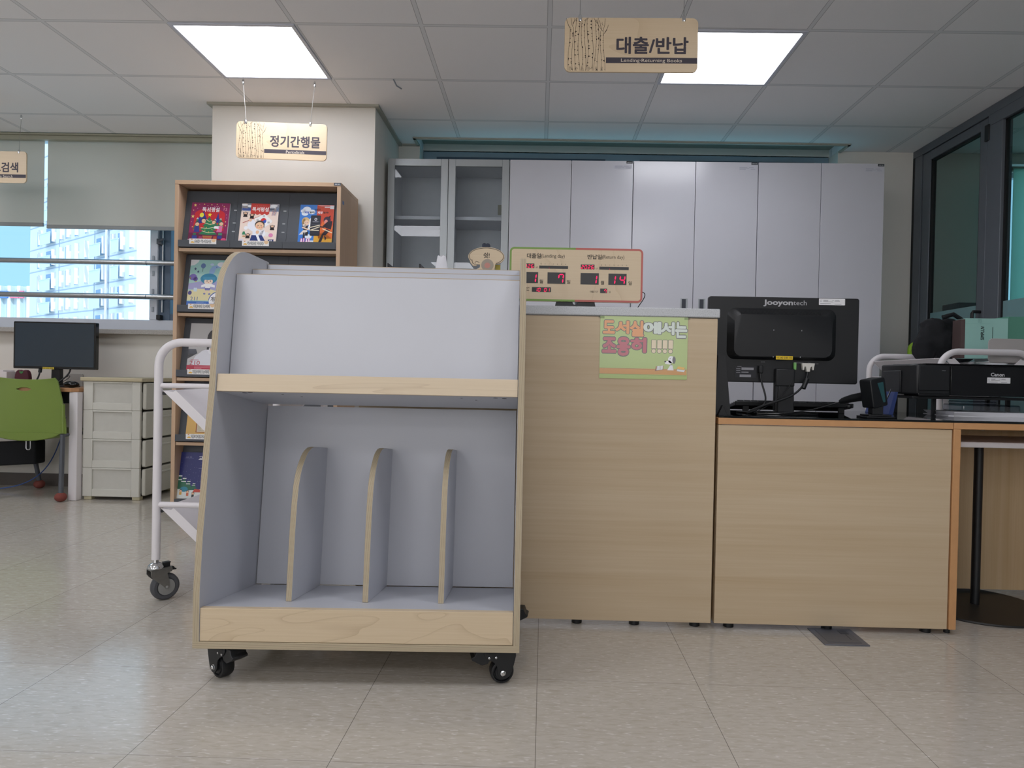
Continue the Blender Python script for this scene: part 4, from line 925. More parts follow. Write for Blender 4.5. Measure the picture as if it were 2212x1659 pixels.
def cover_tree(a, q):
    a.rect(0, 0, 1, 1, '#8E2A5C').up().rect(.0, .0, 1, .22, '#6E2348').up()
    a.poly([(.10, .28), (.10, .70)]+[(.5-.4*math.cos(PI*i/14), .70+.15*math.sin(PI*i/14)) for i in range(15)]+[(.90, .70), (.90, .28)], '#C62F38').up()
    a.poly([(.22, .45), (.20, .58), (.30, .72), (.335, .80), (.37, .70), (.46, .52)], '#343A8E').poly([(.58, .48), (.68, .60), (.72, .75), (.75, .60), (.86, .50)], '#343A8E').up()
    a.ell(.29, .68, .055, .06, '#E6E04A').up()
    for x, y, s_ in ((.09, .93, .045), (.06, .64, .05), (.06, .80, .02), (.85, .91, .02), (.93, .52, .02), (.94, .42, .02), (.33, .96, .022), (.52, .95, .02), (.66, .965, .02), (.08, .37, .022)): a.star(x, y, s_, '#E8D27A')
    for x, y in ((.2, .955), (.42, .93), (.6, .9), (.8, .95), (.93, .7), (.16, .85), (.95, .62), (.04, .5)): a.ell(x, y, .008, .008, '#E8C8D8', 8)
    for x, y0, y1, w_ in ((.19, .3, .62, .09), (.66, .36, .6, .08), (.80, .36, .62, .1)): a.poly([(x-w_, y0), (x+w_, y0), (x, y1)], '#3E7458').poly([(x-.03, y1-.05), (x+.03, y1-.05), (x, y1)], '#EEF2F0')
    a.up()
    for y0, y1, w_ in ((.19, .38, .24), (.30, .47, .21), (.40, .56, .16), (.49, .64, .10)): a.poly([(.5-w_, y0), (.5-.6*w_, y0-.012), (.5, y0-.02), (.5+.6*w_, y0-.012), (.5+w_, y0), (.5, y1)], '#2E7A54'); a.up()
    for x0, y0, x1, y1 in ((.42, .57, .58, .54), (.38, .48, .65, .46), (.30, .35, .68, .38), (.34, .27, .68, .24)): a.line([(x0, y0), ((x0+x1)/2, min(y0, y1)-.015), (x1, y1)], .012, '#E4E0B8')
    for x, y in ((.5, .52), (.55, .44), (.45, .36), (.6, .31), (.42, .29), (.52, .25)): a.ell(x, y, .012, .011, '#E2B23A', 8)
    a.star(.5, .69, .06, '#F0E23C').up()
    face(a, .2, .44, .055, q, hair='#4A3050'); face(a, .36, .53, .06, q); face(a, .63, .5, .05, q); face(a, .83, .46, .055, q, hair='#2A4A5A')
    a.poly([(.15, .39), (.25, .39), (.28, .24), (.13, .24)], '#3E3F8A').poly([(.77, .41), (.87, .41), (.86, .25), (.72, .25)], '#D872A0').poly([(.66, .4), (.78, .4), (.78, .33), (.64, .34)], '#EEEEF4').up()
    a.poly([(.37, .15), (.63, .15), (.59, .03), (.41, .03)], '#B4744A').rect(.40, .07, .60, .10, '#C83A36')
    for x, y, w_, h_, c in ((.10, .06, .13, .09, '#34418E'), (.12, .16, .08, .05, '#3E7458'), (.28, .05, .09, .08, '#A83A6A'), (.76, .08, .12, .08, '#34418E'), (.78, .17, .10, .06, '#4E8468'), (.66, .06, .09, .08, '#B44A38')): a.rect(x, y, x+w_, y+h_, c)
    a.rect(0, .03, .34, .055, '#E08AB4').rect(.12, .0, .82, .028, '#E6A2C4').poly([(0, 0), (.10, 0), (.10, .05), (0, .05)], '#E8E4EC').ell(.93, .05, .07, .05, '#D8527E').up()
    a.text('독서평설', .29, .765, .74, .885, '#F6F0F4', .02).text('12', .85, .81, .94, .875, '#F0A8C0', 0).text('초등', .63, .90, .72, .92, '#F0C8D8').rect(.42, .775, .52, .785, '#F0C8D8')
def cover_flag(a, q):
    a.rect(0, 0, 1, 1, '#EBD8CC').rect(0, .8, 1, 1, '#5E9AD0').up()
    for x, y, r in ((.08, .96, .08), (.22, .93, .07), (.86, .95, .1), (.82, .9, .1)): a.ell(x, y, r, .03, '#EEF0F2')
    a.rect(.02, .83, .26, .87, '#3A4E8E').rect(.04, .81, .25, .83, '#6A7EB0').up()
    a.poly([(.25, .74)]+[(.25+.125*i/4*4/4+.0+.125*(j), .74-.03*math.sin(PI*i/4)) for j in range(4) for i in range(1, 5)]+[(.75, 1.0), (.25, 1.0)], '#C8423C').up()
    for x, y in ((.12, .70), (.3, .66), (.87, .38), (.24, .16)): face(a, x, y+.04, .035, q); a.poly([(x-.06, y-.05), (x-.04, y+.02), (x+.04, y+.02), (x+.06, y-.05)], '#2A2426').line([(x-.04, y), (x-.06, y+.07)], .02, '#2A2426').line([(x+.04, y), (x+.06, y+.07)], .02, '#2A2426')
    a.poly([(.08, .2), (.17, .2), (.15, .28), (.10, .28)], '#3A8A62').ell(.17, .37, .055, .05, '#EEEEF2').ell(.85, .2, .06, .05, '#DC8AB4').ell(.73, .22, .07, .06, '#E8E4E2').ell(.14, .16, .05, .02, '#C89A6C').ell(.08, .06, .06, .03, '#D8D4E0')
    for i in range(6): a.line([(.82+.02*i, .70), (.85+.02*i, .82)], .008, ('#C0404A', '#3A4EA0', '#8A8A94')[i % 3])
    a.up().line([(.07, .5), (.66, .735)], .014, '#B4463C').up()
    a.poly([(.36, .61), (.64, .735), (.86, .56), (.84, .52), (.62, .36), (.50, .47)], '#F0F0F0').up()
    a.ell(.62, .56, .077, .072, '#D03A3A').up().poly([(.62+.077*math.cos(t_), .56+.072*math.sin(t_)) for t_ in [PI+.3+PI*i/14 for i in range(15)]], '#3458B8').ell(.583, .571, .039, .036, '#D03A3A').up().ell(.657, .549, .039, .036, '#3458B8')
    for x, y, s_ in ((.62, .68, 0), (.46, .58, 1), (.76, .52, 1), (.64, .41, 0)):
        for i in (-1, 0, 1): a.line([(x-.03, y+i*.016), (x+.03, y+i*.016)], .007, '#3A3A3E')
    a.poly([(.24, .56), (.33, .60), (.40, .55), (.46, .40), (.60, .30), (.66, .32), (.62, .17), (.36, .17), (.36, .28), (.22, .36), (.20, .46)], '#E6E8F2').poly([(.60, .32), (.67, .34), (.71, .22), (.66, .15), (.52, .16)], '#EDEFF6').up()
    a.poly([(.34, .19), (.62, .19), (.73, .03), (.30, .03)], '#2E3E7A').up().poly([(.45, .2), (.52, .2), (.60, .04), (.54, .03)], '#F2F2F6')
    a.ell(.27, .57, .04, .04, '#E8BE9C').ell(.49, .27, .045, .045, '#E8BE9C').up()
    face(a, .53, .43, .12, q, hair='#4A403C')
    a.rect(0, .0, 1, .025, '#C85A54').poly([(.80, .0), (.93, .0), (.94, .095), (.79, .09)], '#263468').up().text('03', .83, .02, .9, .075, '#F2F2F6', .02)
    a.text('독서평설', .29, .795, .73, .905, '#F6F0F0', .02).rrect(.745, .855, .88, .895, .015, '#26344E').up().text('학생용', .76, .864, .865, .886, '#E8E8F0').text('논술 교양 잡지', .35, .93, .65, .945, '#E8B8B4')
def cover_phone(a, q):
    a.rect(0, 0, .5, 1, '#3F7ED0').rect(.5, 0, 1, 1, '#C84A34').up()
    a.poly([(.46, 0), (.46, .24), (.5, .24), (.75, .32), (1, .15), (1, 0)], '#E0A83E').poly([(.55, .30), (.7, .6), (.85, .35), (1, .5), (1, .15), (.6, .15)], '#DC6E36').poly([(.5, .55), (.62, .7), (.6, .45)], '#E28A40')
    for x, y, r in ((.2, .88, .12), (.1, .84, .08), (.35, .82, .1), (.33, .42, .08), (.3, .2, .1), (.15, .78, .1)): a.ell(x, y, r, r*.6, '#E4ECF6')
    a.poly([(.5, .99), (1, .99), (1, .965), (.62, .97)], '#E8BCC0').up()
    a.ell(.14, .56, .05, .11, '#D8B67C').ell(.19, .58, .115, .105, '#DCBE88').ell(.33, .54, .05, .12, '#F2F2F6').up()
    a.ell(.22, .54, .075, .07, '#F0CDB4').ell(.17, .47, .05, .05, '#EFE6E0').poly([(.1, .47), (.28, .47), (.25, .36), (.14, .36)], '#33333E').poly([(.14, .36), (.25, .36), (.27, .26), (.02, .24)], '#E6DCD2').up()
    a.poly([(.14, .30), (.19, .30), (.2, .14), (.14, .14)], '#26262E').poly([(.2, .30), (.3, .33), (.28, .22), (.2, .22)], '#26262E').line([(.1, .43), (.30, .37)], .03, '#F0CDB4')
    a.ell(.2, .55, .008, .012, '#2A3A6A', 8).ell(.25, .55, .008, .012, '#2A3A6A', 8)
    a.poly([(.84, .70), (.92, .74), (.9, .66)], '#2A2028').ell(.82, .62, .105, .09, '#3A2A40').up().ell(.79, .57, .055, .06, '#D88C84').up().poly([(.70, .47), (.83, .58), (.98, .60), (.95, .38), (.8, .42)], '#2E2530').poly([(.82, .40), (.93, .36), (.80, .23), (.69, .26)], '#2E2530').poly([(.70, .27), (.76, .28), (.70, .08), (.62, .05), (.61, .075)], '#26202A').poly([(.76, .24), (.84, .17), (.8, .1)], '#26202A').line([(.60, .45), (.74, .44), (.84, .48)], .035, '#332A34')
    a.up().rrect(.335, .22, .63, .735, .03, '#23252C').up().rrect(.35, .245, .615, .70, .02, '#2C2F3A').up()
    for i in range(6): a.line([(.485+.038*math.cos(i*PI/3+.3), .635+.038*q*math.sin(i*PI/3+.3)), (.485+.018*math.cos(i*PI/3+1.5), .635+.018*q*math.sin(i*PI/3+1.5))], .016, '#D8DAE0')
    a.ell(.485, .635, .043, .043*q, '#C6C8D0').up().ell(.485, .635, .02, .02*q, '#2C2F3A').line([(.37, .50), (.60, .50), (.60, .58), (.37, .58)], .005, '#7A7E8A', True).rect(.40, .565, .57, .575, '#A8ACB8')
    for p in (((.3, .42), (.62, .49)), ((.32, .35), (.62, .45)), ((.32, .36), (.6, .355)), ((.70, .40), (.99, .30))): a.line(p, .022, '#E6DCC2')
    a.up().text('AI', .44, .855, .50, .9, '#26262A', .03).text('친구야', .51, .855, .6, .905, '#26262A', .03)
    a.text('희망', .14, .78, .27, .83, '#3458C8', .03).text('일까?', .29, .785, .44, .835, '#2A2A2E', .03).text('재앙', .52, .775, .67, .835, '#F0D4D8', .05).text('일까?', .69, .785, .85, .83, '#2A2A2E', .03)
    a.text('시사', .06, .0, .36, .15, '#D83A8C', .10, ref=.05).up().up().text('시사', .06, .0, .36, .15, '#F6E8F2', .04, ref=.05)
    a.rect(.37, .05, .46, .10, '#DCE4EE').rect(.88, .9, 1.0, .99, '#E6E8EE').rect(.72, .93, .9, .955, '#E8D8DC')
def cover_drawing(a, q, w_=1):
    a.rect(0, 0, 1, 1, '#A9CFC8').up().rect(0, .7, 1, 1, '#9AC8C4').poly([(0, .48), (.5, .56), (1, .52), (1, .30), (0, .36)], '#A7A6D0').up()
    a.poly([(0, .12), (0, .32), (.25, .37), (.6, .36), (1, .28), (1, .12)], '#E2D8A8').poly([(0, 1), (0, .87), (.1, .88), (.2, .95), (.22, 1)], '#DCE0E4').ell(.82, .90, .11, .055, '#E0E2EA').up()
    a.ell(.34, .87, .065, .055, '#5E78A8').line([(.34, .83), (.33, .74)], .012, '#3E5E5A').ell(.10, .62, .10, .07, '#7A6AB4').ell(.17, .58, .06, .05, '#6E5EA8').star(.14, .8, .04, '#34406A').star(.22, .74, .035, '#34406A').ell(.03, .6, .02, .02, '#D8CC62', 8).ell(.19, .53, .02, .02, '#D8CC62', 8)
    a.poly([(.50, .66), (.52, .78), (.58, .86), (.70, .89), (.80, .84), (.72, .82), (.67, .80), (.66, .74), (.60, .66)], '#8FB0DC').ell(.7, .845, .012, .012, '#26304A', 8).ell(.57, .90, .05, .025, '#B4C8E4').ell(.93, .78, .06, .07, '#EEF0F4').poly([(.86, .5), (.92, .68), (1, .68), (1, .5)], '#8EA6D6').up()
    a.ell(.52, .59, .22, .115, '#3E8CB0').up().ell(.52, .53, .115, .07, '#F2DCC8').up().poly([(.36, .63), (.70, .63), (.69, .55), (.60, .57), (.50, .56), (.38, .57)], '#4A98BC').ell(.48, .54, .012, .014, '#2C2C34', 8).ell(.57, .54, .012, .014, '#2C2C34', 8).ell(.52, .51, .012, .008, '#C85A52', 8)
    a.poly([(.34, .45), (.44, .48), (.60, .48), (.70, .45), (.70, .40), (.58, .42), (.58, .38), (.45, .38), (.45, .42), (.34, .40)], '#F4F4F6').poly([(.44, .39), (.59, .39), (.58, .34), (.45, .34)], '#7A7AB8').rect(.45, .27, .48, .34, '#EBCFB8').rect(.54, .27, .57, .34, '#EBCFB8').ell(.445, .265, .03, .018, '#6C78B4').ell(.575, .26, .03, .018, '#6C78B4').rect(.15, .31, .24, .39, '#CADCEA').ell(.06, .28, .05, .045, '#4C4A8C')
    a.up().rect(0, 0, 1, .10, '#3A6CBE').ell(.83, .12, .26, .2, '#3A5EA8', 30, 0, PI).up().ell(.83, .11, .245, .19, '#F2F2F4', 34, -.3, PI+.3).up()
    a.text('211', .09, .115, .28, .195, '#4A62A0', -.01).text('개똥이네', .63, .10, .98, .2, '#202022', .03).text('놀이터', .72, .01, .95, .085, '#202022', .03)
    for i, x1 in enumerate((.45, .52, .44, .34)): a.rect(.26, .078-i*.018, x1, .084-i*.018, '#9AB4E0')
def cover_person(a, q):
    a.rect(0, 0, 1, 1, '#B4B2B2').up().rect(0, .0, .5, .35, '#BEBCBE').poly([(0, .45), (.2, .45), (.25, .36), (0, .24)], '#4C4E58').up()
    a.poly([(.1, .1), (.2, .3), (.38, .42), (.55, .46), (.75, .46), (.95, .40), (1, .1)], '#DCDCE4').up().poly([(.55, .47), (.75, .47), (.70, .34), (.62, .34)], '#DDB7A0').poly([(.48, .46), (.56, .48), (.62, .34), (.55, .36)], '#E8E8EE').poly([(.82, .46), (.74, .48), (.68, .34), (.76, .36)], '#E8E8EE').up()
    a.ell(.66, .69, .19, .19, '#2B2729').poly([(.49, .7), (.83, .7), (.84, .44), (.78, .44), (.76, .6), (.56, .6), (.54, .44), (.48, .44)], '#2B2729').up().ell(.66, .62, .135, .145, '#E2BEA8').up().poly([(.52, .78), (.80, .78), (.80, .655), (.72, .645), (.60, .645), (.52, .655)], '#2B2729')
    a.ell(.605, .61, .018, .011, '#332A28', 10).ell(.715, .61, .018, .011, '#332A28', 10).rect(.63, .525, .69, .533, '#B86A62').rect(.655, .565, .668, .57, '#C89A86')
    a.up().rect(0, 0, 1, .11, '#B82E48').ell(.88, .12, .22, .17, '#B82E48', 30, 0, PI).up().ell(.88, .12, .205, .155, '#EEE8E4', 34, -.4, PI+.4).up().text('210', .07, .115, .34, .20, '#BC3448', -.01).text('개똥이네', .74, .13, 1.0, .2, '#202022', .03).rect(.09, .215, .3, .225, '#BC5A68')
    for i, x1 in enumerate((.62, .64, .4)): a.rect(.2, .082-i*.024, x1, .09-i*.024, '#E08A98')
def cover_yellow(a, q):
    a.rect(0, 0, 1, 1, '#DDB266').up().rect(.26, .05, .9, .75, '#A8683C').up().rect(.29, .07, .87, .72, '#E6DCC4').poly([(.30, .1), (.40, .1), (.40, .4), (.30, .35)], '#7C9A4E').ell(.5, .3, .08, .07, '#EEF0F0').rect(.33, .09, .6, .12, '#F2F2F2').text('행복한 교육', .2, .82, .8, .92, '#6A3A20', .03)
def cover_navy(a, q):
    a.rect(0, 0, 1, 1, '#2B3170').up().poly([(0, 0), (0, .22), (.3, .18), (.55, .20), (1, .28), (1, 0)], '#DFE4E2').up()
    for x, y, w_, h_ in ((.05, .2, .13, .32), (.16, .2, .14, .26), (.28, .19, .12, .2), (.42, .2, .1, .14)):
        for i in range(3): a.poly([(x-w_*(1-i*.25), y+h_*i*.26), (x+w_*(1-i*.25), y+h_*i*.26), (x, y+h_*(.5+i*.26))], '#2F6A52'); a.up()
        a.rect(x-w_*.5, y+h_*.60, x+w_*.4, y+h_*.66, '#F0F2F2').rect(x-w_*.3, y+h_*.85, x+w_*.4, y+h_*.92, '#F0F2F2')
    a.ell(.18, .2, .10, .055, '#2E86A0').poly([(.40, .14), (.62, .14), (.60, .20), (.45, .21)], '#C84A3E').rect(.6, .24, .68, .32, '#EDEFEF').poly([(.84, .2), (.95, .2), (.95, .25), (.9, .28), (.84, .25)], '#EDEFEF').up()
    for x, y in ((.1, .12), (.28, .1), (.42, .07), (.7, .1)): face(a, x, y+.04, .035, q); a.rect(x-.03, y-.04, x+.03, y+.02, ('#2A2A30', '#D8A848', '#D07050', '#3A5A9A')[int(x*10) % 4])
    for i in range(46): a.ell((i*.377) % 1, .32+(i*.239) % .45, .004, .0035, '#C8CCE4', 6)
    a.text('교육광장', .48, .83, .95, .92, '#F2F2F6', .02).rect(.12, .87, .35, .875, '#8A90BC').text('vol. 95', .15, .885, .3, .9, '#B8BCD8').rect(.56, .78, .85, .787, '#7A80B4').text('특집 겨울', .58, .69, .78, .715, '#E0E2F0').rect(.5, .65, .9, .656, '#9AA0C8')
magazine('magazine with a decorated tree and red curtains on a purple cover', -.295, 1.576, .0265, .217, .232, cover_tree, .009, .6)
magazine('magazine with a person in white waving a flag, standing in the top middle slot', -.012, 1.574, .0265, .212, .235, cover_flag, .009, .4)
magazine('magazine with a blue and red cover showing a phone tied with rope', .3125, 1.570, .0265, .192, .237, cover_phone, .005, 0)
magazine("magazine numbered 211 with a child's pastel drawing on its cover", -.298, 1.2145, .0262, .215, .272, cover_drawing, .006)
magazine('magazine numbered 210 with a person in a white shirt on a grey cover', -.292, .8525, .0262, .215, .273, cover_person, .006)
magazine('yellow magazine on the fourth rack shelf, half behind the white trolley plate', -.292, .4905, .0262, .21, .24, cover_yellow, .006)
magazine('navy blue magazine with a snowy camp on the lowest rack shelf', -.335, .1285, .0262, .222, .262, cover_navy, .006)
# ================================================================== left side: drawers, computer desk, chair
dw = thing('drawer_tower', 'ivory plastic drawer tower with wood grain top beside the computer desk', 'drawers', (-2.945, 4.46, 0))
MB().box(-.014, .392, -.015, .475, .770, .795).build('top_board', wood('pale_woodgrain_top', '#CDC3A6', '#B5AA8C', 'x', fine=.5), dw, bev=.004)
b = MB()
for i in range(4):
    z = .022+i*.187
    for y in (0, .435):
        b.box(0, .062, y, y+.022, z, z+.186).box(.318, .372, y, y+.022, z, z+.186).box(.062, .318, y, y+.022, z, z+.048).box(.062, .318, y, y+.022, z+.174, z+.186)
    b.box(0, .012, .022, .435, z, z+.186)
b.build('frame', IVORY, dw, bev=.003)
for i in range(4):
    z = .022+i*.187
    MB().box(.058, .322, .012, .018, z+.04, z+.18).build('side_panel', pm('ivory_inset', '#C6C5BE', .5), dw, smooth=False)
    d = MB().prism(rr_pts(.022, z+.006, .436, z+.18, .012, 4), 'x', .374, .398).box(.03, .37, .03, .425, z+.02, z+.12).build('drawer', pm('ivory_drawer', '#C9C8BE', .45), dw, bev=.005)
    MB().box(.396, .408, .12, .34, z+.135, z+.15).build('handle', IVORY, d, bev=.004)
for x in (.03, .345):
    for y in (.03, .43): MB().box(x-.025, x+.025, y-.02, y+.02, 0, .023).build('foot', pm('ivory_foot', '#C0B99C', .5), dw, bev=.003)

cd_ = thing('computer_desk', 'beech topped computer desk with white square legs below the left window', 'desk', (-3.56, 4.40, 0))
MB().prism([(-.6, 0), (.575, 0), (.605, .03), (.605, .53), (-.6, .53)], 'z', .698, .722).build('desk_top', wood('beech_desk_top', '#C79C74', '#B08058', 'x', fine=.3), cd_, bev=.002)
for x in (-.59, .555):
    for y in (.01, .45): MB().box(x, x+.055, y, y+.055, 0, .697).build('leg', WPAINT, cd_, bev=.004)
for x in (-.59, .555): MB().box(x+.005, x+.05, .066, .449, .655, .697).build('side_rail', WPAINT, cd_, bev=.002)
MB().box(-.534, .554, .10, .12, .62, .697).build('rear_rail', pm('dark_rail', '#3A3C40', .6), cd_, bev=.002)
mo2 = thing('computer_monitor', 'black monitor with dark screen on the desk under the left window', 'monitor', (-3.237, 4.60, .722))
MB().prism(rr_pts(-.277, .120, .277, .434, .006, 3), 'y', 0, .035).build('casing', BLACKG, mo2, bev=.002)
MB().box(-.266, .266, -.0008, .0005, .136, .424).build('screen', pm('dark_screen', '#1C2E3C', .08, spec=.7), mo2, smooth=False)
MB().prism([(-.03, 0), (.03, 0), (.027, .15), (-.027, .15)], 'y', .012, .05).build('neck', BLACKP, mo2, bev=.003)
MB().prism(rr_pts(-.13, -.085, .13, .10, .04), 'z', 0, .012).build('base', BLACKP, mo2, bev=.003)
a = Art((-.078, -.0012, .118), (.078, 0, 0), (0, 0, .014)); a.rect(0, 0, 1, 1, '#C8B23A').up().text('10 242 238', .08, .25, .9, .75, '#4A4420', .01); a.build('yellow_label', PRINT, mo2)
b = MB().tube(bez([(-.105, .02, .13), (-.105, .0, .05), (-.10, -.02, .03), (-.16, -.03, .005)], 10), .005, 8).cyl((-.105, .02, .135), (-.105, .012, .095), .011, 10)
b.tube(bez([(.09, .03, .14), (.11, .01, .07), (.05, -.02, .05), (.02, -.03, .005)], 10), .005, 8)
b.tube(bez([(.10, -.02, .07), (.14, -.02, .10), (.13, -.02, .04), (.04, -.03, .03), (.02, -.03, .005)], 14), .002, 6)
b.build('cables', BLACKP, mo2)
tag(MB().ball((0, 0, .014), .05, .033, .022).build('computer_mouse', BLACKG, loc=(-3.035, 4.475, .7305)), 'black computer mouse at the right end of the computer desk', 'mouse')
tag(MB().box(-.17, .17, -.06, .06, 0, .097).box(-.15, .14, -.05, .05, .097, .106).build('white_carton', pm('pinkish_white_card', '#D8D0D0', .7), bev=.002, loc=(-3.62, 4.52, .722)), 'low white carton on the computer desk behind the green chair', 'carton')
def apple(x, y, label):
    t = thing('apple_holder', label, 'ornament', (x, y, .722), 0, 'dark red apple ornaments')
    sh_ = [(-.046, .055), (-.043, .082), (-.034, .103), (-.022, .111), (-.010, .107), (0, .100), (.010, .107), (.022, .111), (.034, .103), (.043, .082), (.046, .055), (.040, .02), (.028, .0), (-.028, .0), (-.040, .02)]
    MB().prism(sh_, 'y', -.018, .018).build('body', pm('dark_red_felt', '#4E1C2A', .7), t, bev=.004)
    MB().prism([(-.013, .104), (0, .0985), (.013, .104), (.011, .092), (0, .084), (-.011, .092)], 'y', -.0195, -.0175).build('leaf', pm('leaf_green', '#3F7A44', .6), t)
apple(-3.370, 4.50, 'dark red apple shaped holder with green leaf below the monitor corner')
apple(-3.70, 4.64, 'dark red apple top peeking out at the left edge of the photo')
tag(MB().prism(rr_pts(-.06, -.055, .06, .055, .008), 'y', -.008, 0).box(-.03, .03, -.010, -.008, -.03, .03).build('wall_socket', pm('socket_plastic', '#C2C0BC', .5), bev=.001, loc=(-3.33, 4.9495, .755)), 'pale wall socket plate behind the black monitor foot', 'socket')
tag(MB().prism([(-.30, .0), (.02, .03), (.30, .05), (.30, .21), (-.30, .17)], 'y', 0, .10).build('cloth_bag', BLACKM, bev=.01, loc=(-3.70, 4.66, .145)), 'black cloth bag hanging under the computer desk behind the green chair', 'bag')
bag_strap = MB().tube([(-3.5, 4.71, .33), (-3.5, 4.71, .697)], .006, 6).tube([(-3.9, 4.71, .31), (-3.9, 4.71, .697)], .006, 6)
o_ = bag_strap.build('strap', BLACKM, bpy.data.objects['cloth_bag']); o_.location = (3.70, -4.66, -.145)
tag(MB().tube(bez([(-3.95, 4.72, .012), (-3.7, 4.62, .012), (-3.5, 4.72, .012), (-3.44, 4.86, .012), (-3.40, 4.9, .30), (-3.36, 4.90, .5)], 26), .004, 6).build('network_cable', pm('blue_cable', '#3F5E9E', .5)), 'blue network cable on the floor under the computer desk', 'cable')

def green_chair():
    t = thing('plastic_chair', 'lime green plastic chair with slotted back and red ball feet at the computer desk', 'chair', (-3.258, 4.36, 0))
    b = MB(); nx, nz = 20, 16
    def P(i, j):
        f = i/nx*2-1; g = j/nz; z = .435+g*.352-(.012*(1-f*f) if j == nz else 0)*1.2
        hw = .283-.075*g**1.5-(.012 if g > .97 else 0); return (f*hw, .035*(1-f*f)-.02+.05*g*.3, z)
    for s_ in (0, .012):
        o = len(b.v); b.v += [(p[0], p[1]+s_, p[2]) for p in (P(i, j) for j in range(nz+1) for i in range(nx+1))]
        for j in range(nz):
            for i in range(nx):
                if j == 12 and 7 <= i <= 10: continue
                q = o+j*(nx+1)+i; b.f.append((q, q+1, q+nx+2, q+nx+1)); b.m.append(0)
    n1_ = (nx+1)*(nz+1); ed = [j*(nx+1) for j in range(nz+1)]; ring_ = list(range(nx+1))+[j*(nx+1)+nx for j in range(1, nz+1)]+[nz*(nx+1)+i for i in range(nx-1, -1, -1)]+[j*(nx+1) for j in range(nz-1, 0, -1)]
    hl = [12*(nx+1)+i for i in range(7, 12)]+[13*(nx+1)+i for i in range(11, 6, -1)]
    for R in (ring_, hl):
        for k_ in range(len(R)): p, q = R[k_], R[(k_+1) % len(R)]; b.f.append((p, q, q+n1_, p+n1_)); b.m.append(0)
    for s_ in (0, n1_):                         # lens-shaped slot
        for i, q in ((7, .85), (8, .12), (10, .12), (11, .85)):
            lo, hi = s_+12*(nx+1)+i, s_+13*(nx+1)+i; L_, H_ = b.v[lo], b.v[hi]; d_z = (H_[2]-L_[2])/2*q
            b.v[lo] = (L_[0], L_[1], L_[2]+d_z); b.v[hi] = (H_[0], H_[1], H_[2]-d_z)
    bk = b.build('backrest', GREEN, t, bev=.002)
    for x in (-.262, .262): MB().tube([(x, -.012, .44), (x*.985, -.012, .62)], .012, 10).build('side_rib', GREEN, bk)
    seat = [(-.245, .437)]+[(.245*(-1+2*i/12), .437-.055*math.sin(PI*i/12)**.6) for i in range(13)]+[(.245, .437)]
    MB().prism(seat, 'y', -.002, .44).build('seat', GREEN, t, bev=.006)
    LG = pm('grey_chair_leg', '#5C6068', .4, .3)
    BF = pm('red_brown_ball', '#7E4038', .8, bump=.3)
    for sx in (-1, 1):
        for y0, y1, xx in ((-.0, .01, .236), (.38, .48, .242)):
            lg = MB().tube([(sx*.25, y0, .43), (sx*xx, y1, .05)], .0145, 12).build('leg', LG, t)
            MB().ball((sx*xx, y1, .030), .036, .036, .030).build('ball_foot', BF, lg)
        MB().tube([(sx*.25, .0, .425), (sx*.25, .38, .425)], .011, 10).build('seat_rail', LG, t)
    MB().tube([(-.02, .05, .385), (-.02, .05, .33), (-.013, .05, .322), (0, .05, .322), (.007, .05, .33), (.007, .05, .385)], .0035, 8).build('link_loop', STAIN, t)
    return t
green_chair()

